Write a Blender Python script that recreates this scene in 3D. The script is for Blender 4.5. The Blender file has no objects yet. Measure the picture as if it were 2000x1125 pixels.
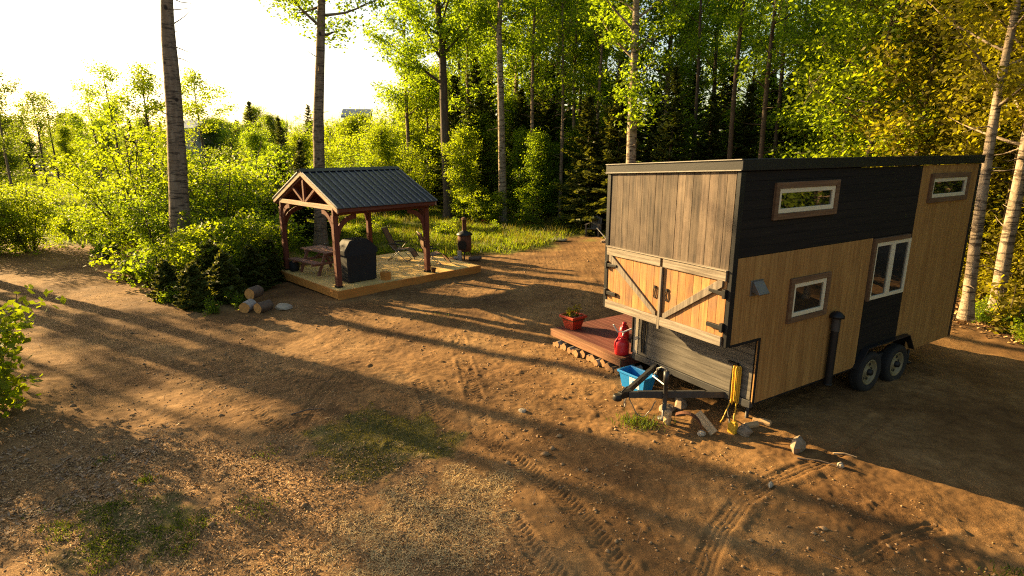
import bpy, math, random
import numpy as np
from mathutils import Vector, Matrix

# ------------------------------------------------------------------ camera, sky, sun, exposure
scn = bpy.context.scene
COL = scn.collection
FPX, PITCH, CAM_H = 1133.6, math.radians(13.676), 4.2
cam_d = bpy.data.cameras.new("camera"); cam = bpy.data.objects.new("camera", cam_d); COL.objects.link(cam)
cam_d.sensor_width = 36.0; cam_d.lens = FPX / 2000.0 * 36.0
cam_d.clip_start = 0.05; cam_d.clip_end = 3000
cam.location = (0, 0, CAM_H); cam.rotation_euler = (math.pi / 2 - PITCH, 0, 0)
scn.camera = cam
SUN_EL = math.radians(19.0)
SUN_DIR = Vector((-0.866 * math.cos(SUN_EL), 0.500 * math.cos(SUN_EL), math.sin(SUN_EL))).normalized()
world = bpy.data.worlds.new("World"); scn.world = world; world.use_nodes = True
wn = world.node_tree.nodes; wl = world.node_tree.links
sky = wn.new("ShaderNodeTexSky"); sky.sky_type = 'NISHITA'; sky.sun_disc = False
sky.sun_elevation = SUN_EL; sky.sun_rotation = math.atan2(SUN_DIR.x, SUN_DIR.y)
sky.air_density = 1.0; sky.dust_density = 2.0; sky.ozone_density = 0.6
wtint = wn.new("ShaderNodeMix"); wtint.data_type = 'RGBA'; wtint.blend_type = 'MULTIPLY'
wtint.inputs[0].default_value = 1.0; wtint.inputs[7].default_value = (1.0, 0.94, 0.84, 1)
wl.new(sky.outputs[0], wtint.inputs[6])
bgn = wn["Background"]; wl.new(wtint.outputs[2], bgn.inputs[0]); bgn.inputs[1].default_value = 0.060
sun_d = bpy.data.lights.new("sun", 'SUN'); sun = bpy.data.objects.new("sun", sun_d); COL.objects.link(sun)
sun_d.energy = 5.0; sun_d.angle = math.radians(0.6); sun_d.color = (1.0, 0.69, 0.31)
sun.rotation_euler = SUN_DIR.to_track_quat('Z', 'Y').to_euler(); sun.location = SUN_DIR * 60
scn.view_settings.view_transform = 'Standard'; scn.view_settings.look = 'None'
scn.view_settings.exposure = 2.2; scn.view_settings.gamma = 1.0
scn.render.engine = 'CYCLES'
scn.cycles.max_bounces = 6; scn.cycles.diffuse_bounces = 3; scn.cycles.transmission_bounces = 5
scn.cycles.glossy_bounces = 3; scn.cycles.caustics_reflective = False; scn.cycles.caustics_refractive = False
scn.cycles.use_denoising = False
scn.cycles.filter_width = 1.15
scn.cycles.sample_clamp_indirect = 1.5
scn.cycles.use_adaptive_sampling = False
R = math.radians

# ------------------------------------------------------------------ pixel helpers (photo is 2000 x 1125)
CP, SP = math.cos(PITCH), math.sin(PITCH)
def ray(px, py):
    a, b = (px - 1000) / FPX, -(py - 562.5) / FPX
    return np.array([a, CP + b * SP, -SP + b * CP])
def gp(px, py, z=0.0):
    r = ray(px, py); t = (z - CAM_H) / r[2]; return np.array([0, 0, CAM_H]) + r * t
def at(px, py, Y):
    r = ray(px, py); return np.array([0, 0, CAM_H]) + r * (Y / r[1])
def proj(P):
    P = np.asarray(P, float); x, y, z = P[..., 0], P[..., 1], P[..., 2] - CAM_H
    d = y * CP - z * SP; u = y * SP + z * CP
    d = np.where(d < 0.05, 0.05, d)
    return 1000 + FPX * x / d, 562.5 - FPX * u / d
HO = np.array([3.005, 7.753, 0.0]); HA = R(31.98)
PO = np.array([-4.874, 15.79, 0.0]); PA = R(44.18)
def hw(u, v, z=0.0):
    return (HO[0] + u * math.cos(HA) - v * math.sin(HA), HO[1] + u * math.sin(HA) + v * math.cos(HA), z)
def pw(u, v, z=0.0):
    return (PO[0] + u * math.cos(PA) - v * math.sin(PA), PO[1] + u * math.sin(PA) + v * math.cos(PA), z)

# ------------------------------------------------------------------ tagging and linking
def tag(o, label=None, cat=None, group=None, kind=None):
    if label: o["label"] = label
    if cat: o["category"] = cat
    if group: o["group"] = group
    if kind: o["kind"] = kind
    return o
def empty(name, loc, label, cat, rz=0.0, group=None):
    o = bpy.data.objects.new(name, None); COL.objects.link(o); o.empty_display_size = 0.2
    o.location = loc; o.rotation_euler = (0, 0, rz)
    return tag(o, label, cat, group)
def link(name, me, parent=None, loc=None, rz=None, scale=None):
    o = bpy.data.objects.new(name, me); COL.objects.link(o)
    if parent is not None: o.parent = parent
    if loc is not None: o.location = loc
    if rz is not None: o.rotation_euler = (0, 0, rz)
    if scale is not None: o.scale = scale if hasattr(scale, '__len__') else (scale,) * 3
    return o
def copy_thing(root, loc, rz=0.0, label=None, scale=None):
    r = root.copy(); COL.objects.link(r); r.location = loc; r.rotation_euler = (0, 0, rz)
    if scale: r.scale = (scale,) * 3
    if label: r["label"] = label
    for ch in list(root.children):
        c = ch.copy(); COL.objects.link(c); c.parent = r
        for g in list(ch.children):
            d = g.copy(); COL.objects.link(d); d.parent = c
    return r

# ------------------------------------------------------------------ mesh builder
class MB:
    def __init__(s): s.v = []; s.f = []; s.sm = []
    def add(s, vs, fs, smooth=False):
        n = len(s.v); s.v += [tuple(map(float, p)) for p in vs]
        s.f += [tuple(i + n for i in f) for f in fs]; s.sm += [smooth] * len(fs); return s
    def box(s, x0, x1, y0, y1, z0, z1):
        vs = [(x, y, z) for z in (z0, z1) for y in (y0, y1) for x in (x0, x1)]
        return s.add(vs, [(0, 2, 3, 1), (4, 5, 7, 6), (0, 1, 5, 4), (2, 6, 7, 3), (0, 4, 6, 2), (1, 3, 7, 5)])
    def bar(s, p, q, w, h, up=(0, 0, 1)):
        p, q = Vector(p), Vector(q); d = (q - p).normalized(); a = d.cross(Vector(up))
        if a.length < 1e-4: a = d.cross(Vector((1, 0, 0)))
        a.normalize(); b = a.cross(d).normalized(); a = a * w / 2; b = b * h / 2
        vs = [e + i * a + j * b for e in (p, q) for j in (-1, 1) for i in (-1, 1)]
        return s.add(vs, [(0, 2, 3, 1), (4, 5, 7, 6), (0, 1, 5, 4), (2, 6, 7, 3), (0, 4, 6, 2), (1, 3, 7, 5)])
    def prism(s, pts, axis, a, b):
        n = len(pts)
        def P(p, t):
            return {'x': (t, p[0], p[1]), 'y': (p[0], t, p[1]), 'z': (p[0], p[1], t)}[axis]
        vs = [P(p, a) for p in pts] + [P(p, b) for p in pts]
        fs = [tuple(range(n)), tuple(range(2 * n - 1, n - 1, -1))] + [(i, i + n, (i + 1) % n + n, (i + 1) % n) for i in range(n)]
        return s.add(vs, fs)
    def tube(s, pts, r, n=8, cap=True, smooth=True):
        pts = [Vector(p) for p in pts]; rr = r if hasattr(r, '__len__') else [r] * len(pts)
        vs = []; a = None
        for i, p in enumerate(pts):
            t = (pts[min(i + 1, len(pts) - 1)] - pts[max(i - 1, 0)]).normalized()
            if a is None: a = t.orthogonal().normalized()
            a = (a - t * a.dot(t)).normalized(); b = t.cross(a)
            vs += [p + (a * math.cos(2 * math.pi * k / n) + b * math.sin(2 * math.pi * k / n)) * rr[i] for k in range(n)]
        fs = [(i * n + k, i * n + (k + 1) % n, (i + 1) * n + (k + 1) % n, (i + 1) * n + k) for i in range(len(pts) - 1) for k in range(n)]
        s.add(vs, fs, smooth)
        if cap:
            m = len(vs)
            s.add(vs[:n], [tuple(range(n - 1, -1, -1))]); s.add(vs[m - n:], [tuple(range(n))])
        return s
    def lathe(s, prof, n=20, axis='z', c=(0, 0, 0), smooth=True):
        vs = []
        for r, h in prof:
            for k in range(n):
                x, y = r * math.cos(2 * math.pi * k / n), r * math.sin(2 * math.pi * k / n)
                p = {'z': (x, y, h), 'y': (x, h, y), 'x': (h, x, y)}[axis]
                vs.append((p[0] + c[0], p[1] + c[1], p[2] + c[2]))
        fs = [(i * n + k, i * n + (k + 1) % n, (i + 1) * n + (k + 1) % n, (i + 1) * n + k) for i in range(len(prof) - 1) for k in range(n)]
        return s.add(vs, fs, smooth)
    def build(s, name, m, parent=None, bevel=0.0, loc=None, rz=None):
        me = bpy.data.meshes.new(name); me.from_pydata(s.v, [], s.f); me.update()
        me.polygons.foreach_set("use_smooth", s.sm)
        me.materials.append(m)
        o = link(name, me, parent, loc, rz)
        if bevel:
            b = o.modifiers.new("bevel", 'BEVEL'); b.width = bevel; b.segments = 2; b.limit_method = 'ANGLE'
        return o

def mesh_np(name, V, Q, m, smooth=False):
    V = np.asarray(V, np.float32); Q = np.asarray(Q, np.int32); k = Q.shape[1]
    me = bpy.data.meshes.new(name)
    me.vertices.add(len(V)); me.vertices.foreach_set("co", V.ravel())
    me.loops.add(Q.size); me.loops.foreach_set("vertex_index", Q.ravel())
    me.polygons.add(len(Q)); me.polygons.foreach_set("loop_start", np.arange(0, Q.size, k, dtype=np.int32))
    me.polygons.foreach_set("loop_total", np.full(len(Q), k, np.int32))
    if smooth: me.polygons.foreach_set("use_smooth", np.ones(len(Q), bool))
    me.update(calc_edges=True); me.materials.append(m)
    return me
def join_np(parts):
    Vs, Qs, n = [], [], 0
    for V, Q in parts:
        Vs.append(V); Qs.append(Q + n); n += len(V)
    return np.concatenate(Vs), np.concatenate(Qs)

# ------------------------------------------------------------------ materials
def newmat(name):
    m = bpy.data.materials.new(name); m.use_nodes = True
    nt = m.node_tree; return m, nt, nt.nodes["Principled BSDF"]
def nd(nt, typ, props=None, **ins):
    n = nt.nodes.new(typ)
    for k, v in (props or {}).items(): setattr(n, k, v)
    for k, v in ins.items():
        k = k.replace('_', ' ')
        sock = n.inputs[int(k[1:])] if k[0] == 'i' and k[1:].isdigit() else n.inputs[k]
        if hasattr(v, 'is_output'): nt.links.new(v, sock)
        else: sock.default_value = v
    return n
def c4(c): return (c[0], c[1], c[2], 1)
def ramp(nt, fac, stops):
    n = nt.nodes.new("ShaderNodeValToRGB"); nt.links.new(fac, n.inputs[0]); e = n.color_ramp.elements
    while len(e) < len(stops): e.new(0.5)
    for i, (p, c) in enumerate(stops): e[i].position = p; e[i].color = c4(c)
    return n.outputs[0]
def mixc(nt, f, a, b, mode='MIX'):
    n = nt.nodes.new("ShaderNodeMix"); n.data_type = 'RGBA'; n.blend_type = mode
    for s, v in ((0, f), (6, a), (7, b)):
        if hasattr(v, 'is_output'): nt.links.new(v, n.inputs[s])
        else: n.inputs[s].default_value = v if s == 0 else c4(v)
    return n.outputs[2]
def math_(nt, op, a, b=0.0):
    n = nt.nodes.new("ShaderNodeMath"); n.operation = op
    for s, v in ((0, a), (1, b)):
        if hasattr(v, 'is_output'): nt.links.new(v, n.inputs[s])
        else: n.inputs[s].default_value = v
    return n.outputs[0]
def objco(nt, scale=(1, 1, 1)):
    t = nt.nodes.new("ShaderNodeTexCoord"); mp = nt.nodes.new("ShaderNodeMapping"); mp.inputs[3].default_value = scale
    nt.links.new(t.outputs["Object"], mp.inputs[0]); return mp.outputs[0]
def noise(nt, co, s, det=4, rough=0.55):
    return nd(nt, "ShaderNodeTexNoise", Vector=co, Scale=s, Detail=det, Roughness=rough).outputs[0]
def bump(nt, b, h, strength=0.4, dist=0.01):
    n = nd(nt, "ShaderNodeBump", Strength=strength, Distance=dist, Height=h); nt.links.new(n.outputs[0], b.inputs["Normal"])

def plain(name, col, rough=0.6, metal=0.0, var=0.25, spec=0.4, sc=6.0, bumpy=0.15):
    m, nt, b = newmat(name); co = objco(nt)
    f = noise(nt, co, sc, 5)
    c = ramp(nt, f, [(0.25, [x * (1 - var) for x in col]), (0.75, [min(1, x * (1 + var)) for x in col])])
    nt.links.new(c, b.inputs["Base Color"]); b.inputs["Roughness"].default_value = rough; b.inputs["Metallic"].default_value = metal
    b.inputs["Specular IOR Level"].default_value = spec
    if bumpy: bump(nt, b, noise(nt, co, sc * 8, 3), bumpy, 0.005)
    return m
def wood(name, a, b_, grain='z', rough=0.75, island=0.35, stain=None, stain_amt=0.5, streak=28, bumpy=0.5, knots=0.75):
    """boards: grain noise stretched along one axis, each board its own tone"""
    m, nt, b = newmat(name)
    s = {'x': (1.2, streak, streak), 'y': (streak, 1.2, streak), 'z': (streak, streak, 1.2)}[grain]
    g = nt.nodes.new("ShaderNodeNewGeometry")
    rnd = g.outputs["Random Per Island"]
    t = nt.nodes.new("ShaderNodeTexCoord")
    off = nd(nt, "ShaderNodeVectorMath", {'operation': 'SCALE'}, i0=(3.1, 7.7, 5.3)); nt.links.new(math_(nt, 'MULTIPLY', rnd, 9.0), off.inputs[3])
    ad = nd(nt, "ShaderNodeVectorMath", {'operation': 'ADD'}); nt.links.new(t.outputs["Object"], ad.inputs[0]); nt.links.new(off.outputs[0], ad.inputs[1])
    mp = nt.nodes.new("ShaderNodeMapping"); mp.inputs[3].default_value = s; nt.links.new(ad.outputs[0], mp.inputs[0])
    f = noise(nt, mp.outputs[0], 1.0, 7, 0.65)
    c = ramp(nt, f, [(0.36, a), (0.64, b_)])
    if stain:
        k = noise(nt, ad.outputs[0], 2.6, 5, 0.6)
        kk = ramp(nt, k, [(0.42, (0, 0, 0)), (0.68, (1, 1, 1))])
        c = mixc(nt, math_(nt, 'MULTIPLY', kk, stain_amt), c, stain)
    kn = nd(nt, "ShaderNodeTexVoronoi", Vector=ad.outputs[0], Scale=4.2)
    knot = ramp(nt, kn.outputs[0], [(0.0, (0.35, 0.25, 0.2)), (0.07, (1, 1, 1))])
    c = mixc(nt, knots, c, knot, 'MULTIPLY')
    tone = math_(nt, 'ADD', math_(nt, 'MULTIPLY', rnd, island), 1 - island / 2)
    c = mixc(nt, 1.0, c, nd(nt, "ShaderNodeCombineColor", Red=tone, Green=tone, Blue=tone).outputs[0], 'MULTIPLY')
    nt.links.new(c, b.inputs["Base Color"]); b.inputs["Roughness"].default_value = rough
    b.inputs["Specular IOR Level"].default_value = 0.3
    bump(nt, b, f, bumpy, 0.004)
    return m
def leafmat(name, col, trans, var=0.35, tfac=0.5, rough=0.55):
    m = bpy.data.materials.new(name); m.use_nodes = True; nt = m.node_tree; nt.nodes.remove(nt.nodes["Principled BSDF"])
    out = nt.nodes["Material Output"]
    g = nt.nodes.new("ShaderNodeNewGeometry"); oi = nt.nodes.new("ShaderNodeObjectInfo")
    rnd = math_(nt, 'ADD', math_(nt, 'MULTIPLY', g.outputs["Random Per Island"], 0.65), math_(nt, 'MULTIPLY', oi.outputs["Random"], 0.35))
    lo = [c * (1 - var) for c in col]; hi = [c * (1 + var) for c in col]; hi[0] *= 1.15
    c = ramp(nt, rnd, [(0.1, lo), (0.9, hi)])
    lo2 = [c_ * (1 - var * .6) for c_ in trans]; hi2 = [min(1, c_ * (1 + var * .6)) for c_ in trans]; hi2[0] = min(1, hi2[0] * 1.1)
    c2 = ramp(nt, rnd, [(0.1, lo2), (0.9, hi2)])
    p = nd(nt, "ShaderNodeBsdfPrincipled", Base_Color=c, Roughness=rough); p.inputs["Specular IOR Level"].default_value = 0.22
    t = nd(nt, "ShaderNodeBsdfTranslucent", Color=c2)
    mx = nd(nt, "ShaderNodeMixShader", Fac=tfac); nt.links.new(p.outputs[0], mx.inputs[1]); nt.links.new(t.outputs[0], mx.inputs[2])
    nt.links.new(mx.outputs[0], out.inputs[0]); return m
def bark(name, base, dark, light, band=True):
    m, nt, b = newmat(name)
    f = noise(nt, objco(nt, (5, 5, 1.2)), 2.0, 6, 0.65)
    c = ramp(nt, f, [(0.3, [x * .72 for x in base]), (0.5, base), (0.72, light)])
    if band:
        k = noise(nt, objco(nt, (2.2, 2.2, 13)), 1.3, 4, 0.7)
        c = mixc(nt, ramp(nt, k, [(0.50, (0, 0, 0)), (0.60, (.85, .85, .85))]), c, dark)
        k2 = nd(nt, "ShaderNodeTexVoronoi", Vector=objco(nt, (1.0, 1.0, 0.9)), Scale=2.4).outputs[0]
        c = mixc(nt, ramp(nt, k2, [(0.10, (1, 1, 1)), (0.17, (0, 0, 0))]), c, dark)
    nt.links.new(c, b.inputs["Base Color"]); b.inputs["Roughness"].default_value = 0.85; b.inputs["Specular IOR Level"].default_value = 0.2
    bump(nt, b, noise(nt, objco(nt, (9, 9, 3)), 3, 5), 0.6, 0.02); return m

M = {}
M['board_grey'] = wood('weathered_brown_boards', (0.028, 0.020, 0.0145), (0.115, 0.080, 0.055), 'z', island=0.7, stain=(0.20, 0.15, 0.10), stain_amt=0.35, streak=20)
M['door_wood'] = wood('orange_stained_boards', (0.20, 0.088, 0.030), (0.42, 0.205, 0.066), 'z', island=0.35, stain=(0.16, 0.095, 0.055), stain_amt=0.7, streak=18)
M['rail_wood_y'] = wood('silvered_rail', (0.125, 0.098, 0.072), (0.31, 0.26, 0.195), 'y', island=0.2)
M['rail_wood_z'] = wood('silvered_stile', (0.10, 0.078, 0.058), (0.235, 0.195, 0.145), 'z', island=0.2)
M['cedar'] = wood('cedar_cladding', (0.260, 0.128, 0.036), (0.38, 0.212, 0.066), 'z', rough=0.6, island=0.14, stain=(0.20, 0.105, 0.04), stain_amt=0.25, streak=18, knots=0.4)
M['black_boards'] = wood('black_stained_boards', (0.0045, 0.0033, 0.0022), (0.0125, 0.0090, 0.0060), 'x', rough=0.85, island=0.5)
M['black_trim'] = plain('black_metal_trim', (0.010, 0.010, 0.0105), 0.45, 0.0, spec=0.3)
M['steel'] = plain('painted_steel', (0.05, 0.05, 0.05), 0.45, 0.3)
M['steel_light'] = plain('galvanised_steel', (0.17, 0.16, 0.145), 0.45, 0.6)
M['grey_boards'] = wood('grey_skirt_boards', (0.055, 0.048, 0.039), (0.125, 0.11, 0.088), 'y', island=0.2, streak=16)
M['win_trim'] = wood('brown_window_trim', (0.10, 0.052, 0.025), (0.17, 0.10, 0.05), 'x', island=0.2)
M['sash'] = plain('cream_vinyl_sash', (0.62, 0.56, 0.40), 0.4, var=0.04, bumpy=0)
def glassy():
    m, nt, b = newmat('window_glass'); b.inputs["Base Color"].default_value = (0.006, 0.007, 0.007, 1); b.inputs["Roughness"].default_value = 0.015
    b.inputs["IOR"].default_value = 2.3
    bump(nt, b, noise(nt, objco(nt), 1.4, 2), 0.05, 0.02)
    return m
M['glass'] = glassy()
M['iron'] = plain('black_iron', (0.018, 0.017, 0.016), 0.5, 0.4)
M['tyre'] = plain('tyre_rubber', (0.016, 0.015, 0.014), 0.85)
M['rim'] = plain('cream_rim', (0.20, 0.165, 0.09), 0.45)
M['white'] = plain('white_plastic', (0.75, 0.73, 0.68), 0.45, var=0.05)
M['red_can'] = plain('red_can_plastic', (0.62, 0.018, 0.022), 0.35, var=0.08, spec=0.5)
M['red_pot'] = plain('red_pot_plastic', (0.42, 0.055, 0.025), 0.45, var=0.1)
M['bin_blue'] = plain('blue_bin_plastic', (0.012, 0.20, 0.52), 0.4, var=0.1, spec=0.5)
M['yellow'] = plain('yellow_cord_rubber', (0.55, 0.32, 0.025), 0.5, var=0.1)
M['redwood'] = wood('red_stained_deck_boards', (0.080, 0.020, 0.013), (0.145, 0.044, 0.026), 'y', island=0.3)
M['porch_edge'] = wood('porch_edge_board', (0.15, 0.065, 0.03), (0.27, 0.13, 0.06), 'y', island=0.2)
M['post_red'] = wood('red_brown_timber', (0.09, 0.022, 0.012), (0.17, 0.052, 0.027), 'z', island=0.2)
M['beam_red'] = wood('red_brown_beam', (0.08, 0.022, 0.012), (0.15, 0.05, 0.026), 'x', island=0.2)
M['pale_beam'] = wood('pale_gable_timber', (0.30, 0.18, 0.11), (0.48, 0.33, 0.21), 'y', island=0.2)
M['deckwood'] = wood('new_pine_deck', (0.62, 0.40, 0.125), (0.74, 0.51, 0.185), 'x', island=0.3, streak=7, bumpy=0.05, knots=0.0)
M['fascia'] = wood('orange_pine_fascia', (0.44, 0.165, 0.030), (0.54, 0.235, 0.05), 'x', island=0.15, streak=7, bumpy=0.1, knots=0.2)
M['roof_metal'] = plain('dark_roof_metal', (0.013, 0.016, 0.026), 0.30, 0.2, var=0.2, sc=2, bumpy=0.05)
M['roof_seam'] = plain('sunlit_tone_roof_rib', (0.14, 0.15, 0.17), 0.4, 0.2, var=0.2, sc=2, bumpy=0.05)  # roof metal in a lighter tone: sunlight caught by the ribs, put into the colour
M['cover'] = plain('black_fabric_cover', (0.010, 0.010, 0.011), 0.75, var=0.3, bumpy=0.4)
M['mesh_brown'] = plain('brown_sling_fabric', (0.16, 0.09, 0.05), 0.8, bumpy=0.3)
M['alu'] = plain('pale_tube_frame', (0.27, 0.25, 0.22), 0.5, 0.3)
M['rust'] = plain('rusty_iron', (0.12, 0.05, 0.025), 0.85, 0.2, var=0.5, sc=9, bumpy=0.5)
M['picnic'] = wood('brown_picnic_boards', (0.18, 0.075, 0.05), (0.26, 0.13, 0.09), 'y', island=0.3, streak=8, bumpy=0.1, knots=0.1)
M['log_end'] = plain('cut_log_face', (0.27, 0.14, 0.055), 0.8, var=0.3, sc=14)
M['log_bark'] = plain('log_bark', (0.11, 0.075, 0.05), 0.9, var=0.5, sc=9, bumpy=0.7)
M['log_birch'] = plain('birch_log_bark', (0.36, 0.31, 0.26), 0.85, var=0.5, sc=7, bumpy=0.6)
M['log_orange'] = plain('fresh_cut_face', (0.52, 0.25, 0.07), 0.8, var=0.3, sc=14)
M['firewood'] = wood('split_firewood', (0.34, 0.21, 0.10), (0.54, 0.37, 0.20), 'x', island=0.3)
M['stone'] = plain('grey_field_stone', (0.22, 0.165, 0.11), 0.9, var=0.4, sc=5, bumpy=0.6)
M['slab'] = plain('pale_stone_slab', (0.32, 0.27, 0.20), 0.9, var=0.25, sc=4, bumpy=0.5)
M['adir'] = plain('grey_plastic_chair', (0.06, 0.055, 0.052), 0.5)
M['ridge'] = plain('blue_shingle_roof', (0.20, 0.24, 0.27), 0.6)
M['housewall'] = plain('pale_far_wall', (0.35, 0.33, 0.30), 0.7)

M['leaf_aspen'] = leafmat('aspen_leaf', (0.070, 0.122, 0.010), (0.33, 0.49, 0.012), tfac=0.55)
M['leaf_bright'] = leafmat('young_birch_leaf', (0.092, 0.140, 0.008), (0.35, 0.47, 0.010), tfac=0.6)
M['leaf_dark'] = leafmat('alder_leaf', (0.055, 0.098, 0.012), (0.24, 0.34, 0.014))
M['leaf_gold'] = leafmat('bronze_young_leaf', (0.130, 0.124, 0.010), (0.37, 0.37, 0.010))
M['needle'] = leafmat('spruce_needle', (0.050, 0.078, 0.016), (0.13, 0.16, 0.014), tfac=0.35)
M['needle_gold'] = leafmat('fir_needle', (0.070, 0.092, 0.016), (0.19, 0.21, 0.015), tfac=0.4)
M['bark_pale'] = bark('aspen_bark', (0.195, 0.140, 0.092), (0.03, 0.022, 0.016), (0.28, 0.215, 0.15))
M['bark_white'] = bark('birch_bark', (0.27, 0.21, 0.145), (0.035, 0.024, 0.016), (0.42, 0.345, 0.25))
M['bark_dark'] = bark('spruce_bark', (0.07, 0.05, 0.035), (0.02, 0.015, 0.012), (0.12, 0.09, 0.065), False)
M['blade_green'] = leafmat('grass_blade', (0.05, 0.09, 0.012), (0.14, 0.19, 0.012))
M['blade_meadow'] = leafmat('meadow_blade', (0.085, 0.125, 0.010), (0.25, 0.34, 0.010))
M['blade_dry'] = leafmat('olive_blade', (0.105, 0.098, 0.020), (0.20, 0.19, 0.02))
M['straw'] = plain('dry_straw', (0.50, 0.34, 0.14), 0.8, var=0.4)
M['litter'] = wood('brown_litter', (0.15, 0.072, 0.026), (0.44, 0.27, 0.115), 'x', island=1.3)
M['chips'] = wood('pale_wood_chips', (0.13, 0.08, 0.045), (0.27, 0.18, 0.105), 'x', island=1.1)
M['clod'] = plain('dry_clods', (0.25, 0.155, 0.075), 0.95, var=0.5, sc=3)
M['road'] = plain('far_gravel', (0.24, 0.23, 0.22), 0.9)

# ------------------------------------------------------------------ ground
def vnoise(x, y, s, seed):
    rs = np.random.RandomState(seed); T = rs.rand(256, 256)
    x = x * s + 1000.3; y = y * s + 1000.7
    xi = np.floor(x).astype(int); yi = np.floor(y).astype(int); fx = x - xi; fy = y - yi
    fx = fx * fx * (3 - 2 * fx); fy = fy * fy * (3 - 2 * fy)
    g = lambda a, b: T[a % 256, b % 256]
    return (g(xi, yi) * (1 - fx) + g(xi + 1, yi) * fx) * (1 - fy) + (g(xi, yi + 1) * (1 - fx) + g(xi + 1, yi + 1) * fx) * fy - 0.5
def seg_dist(x, y, P):
    """distance to a polyline, signed side offset and arc length"""
    best = np.full(x.shape, 1e9); along = np.zeros(x.shape); side = np.zeros(x.shape); L = 0
    for (ax, ay), (bx, by) in zip(P[:-1], P[1:]):
        dx, dy = bx - ax, by - ay; l = math.hypot(dx, dy)
        t = np.clip(((x - ax) * dx + (y - ay) * dy) / (l * l), 0, 1)
        d = np.hypot(x - ax - t * dx, y - ay - t * dy)
        s = ((x - ax) * -dy + (y - ay) * dx) / l
        k = d < best; best = np.where(k, d, best); along = np.where(k, L + t * l, along); side = np.where(k, s, side); L += l
    return best, side, along
def smooth(a, b, v):
    t = np.clip((v - a) / (b - a), 0, 1); return t * t * (3 - 2 * t)
def gxy(*pts): return [tuple(gp(*q)[:2]) for q in pts]
TREAD = [(gxy((895, 655), (905, 700), (918, 745), (930, 780), (940, 850), (1000, 890), (1060, 935), (1130, 1000), (1175, 1060), (1230, 1125)), 0.16, 0.075),
         (gxy((1000, 1010), (1040, 1070), (1090, 1125)), 0.14, 0.075),
         (gxy((490, 800), (530, 830), (580, 866)), 0.13, 0.075),
         (gxy((375, 690), (450, 705), (520, 735), (600, 760)), 0.15, 0.09),
         (gxy((480, 725), (560, 730), (640, 745)), 0.14, 0.09),
         (gxy((820, 745), (840, 800), (870, 830)), 0.13, 0.08)]
RUTS = [(gxy((572, 885), (590, 830), (625, 775), (665, 735)), 0.13),
        (gxy((1365, 1135), (1385, 1075), (1405, 1030), (1450, 975), (1500, 940), (1590, 900), (1660, 860), (1720, 800)), 0.13),
        (gxy((1690, 1075), (1750, 1040), (1830, 1012)), 0.12)]
def ground_base(x, y):
    al = (x - 3.9) * 0.80 - (y - 8.4) * 0.55
    z = -0.075 * np.log1p(np.exp(np.clip(al * 1.6, -30, 30))) / 1.6
    z = np.maximum(z, -0.6)
    far = smooth(45, 160, np.hypot(x, y)); z = z + far * 0.5 * vnoise(x, y, 0.03, 3)
    return z
def ground_z(x, y, detail=True):
    x = np.asarray(x, float); y = np.asarray(y, float)
    z = ground_base(x, y)
    near = 1 - smooth(18, 40, np.hypot(x, y))
    z = z + 0.10 * vnoise(x, y, 0.35, 1) * (0.4 + 0.6 * near) + 0.035 * vnoise(x, y, 1.3, 2)
    z = z + near * (0.022 * vnoise(x, y, 3.7, 4) + 0.015 * vnoise(x, y, 8.3, 5) + 0.011 * vnoise(x, y, 17.0, 6))
    if detail:
        lump = np.maximum(vnoise(x, y, 5.1, 7) + vnoise(x, y, 11.0, 8) - 0.38, 0) * 0.06
        z = z + near * lump * smooth(0.0, 0.2, vnoise(x, y, 0.6, 9))
        for P, w, per in TREAD:
            d, s, a = seg_dist(x, y, P); k = 1 - smooth(w * 0.8, w, d)
            pat = np.sign(np.sin(2 * math.pi * (a + 0.55 * np.abs(s)) / per + np.where(s > 0, 2.0, 0.0)))
            brk = smooth(-0.55, 0.05, vnoise(x, y, 1.9, 21) + .5 * vnoise(x, y, 6.0, 22))
            z = z - k * brk * (0.006 + 0.0055 * pat) + 0.010 * brk * np.exp(-((d - w * 1.15) / 0.04) ** 2)
        for P, w in RUTS:
            d, s, a = seg_dist(x, y, P); k = 1 - smooth(w * 0.85, w, d)
            z = z - k * smooth(-.6, -.15, vnoise(x, y, 1.3, 23)) * (0.015 + 0.005 * np.sin(2 * math.pi * s / 0.06)) + 0.014 * np.exp(-((s + w * 1.25) / 0.06) ** 2) * smooth(-.3, .2, vnoise(x, y, 2.1, 25)) * (d < w * 3)
    return z
def axis(lo, hi, fine, outer, g=1.06):
    a = list(np.arange(lo, hi, fine)); s = fine; x = hi
    while x < outer[1]: a.append(x); s *= g; x += s
    a.append(outer[1]); s = fine; x = lo - fine; b = []
    while x > outer[0]: b.append(x); s *= g; x -= s
    b.append(outer[0]); return np.array(b[::-1] + a)
gx = axis(-5.0, 5.2, 0.020, (-1500, 1500), 1.022); gy = axis(4.3, 10.5, 0.020, (-300, 2200), 1.022)
GX, GY = np.meshgrid(gx, gy); fx_, fy_ = GX.ravel(), GY.ravel()
GZ = ground_z(fx_, fy_)
nx, ny = len(gx), len(gy)
ii = (np.arange(ny - 1)[:, None] * nx + np.arange(nx - 1)[None, :]).ravel()
GQ = np.stack([ii, ii + 1, ii + nx + 1, ii + nx], 1)
def inpoly(px, py, poly):
    c = np.zeros(px.shape, bool); n = len(poly)
    for i in range(n):
        x1, y1 = poly[i]; x2, y2 = poly[(i + 1) % n]
        k = ((y1 > py) != (y2 > py)) & (px < (x2 - x1) * (py - y1) / (y2 - y1 + 1e-12) + x1); c ^= k
    return c
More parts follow.
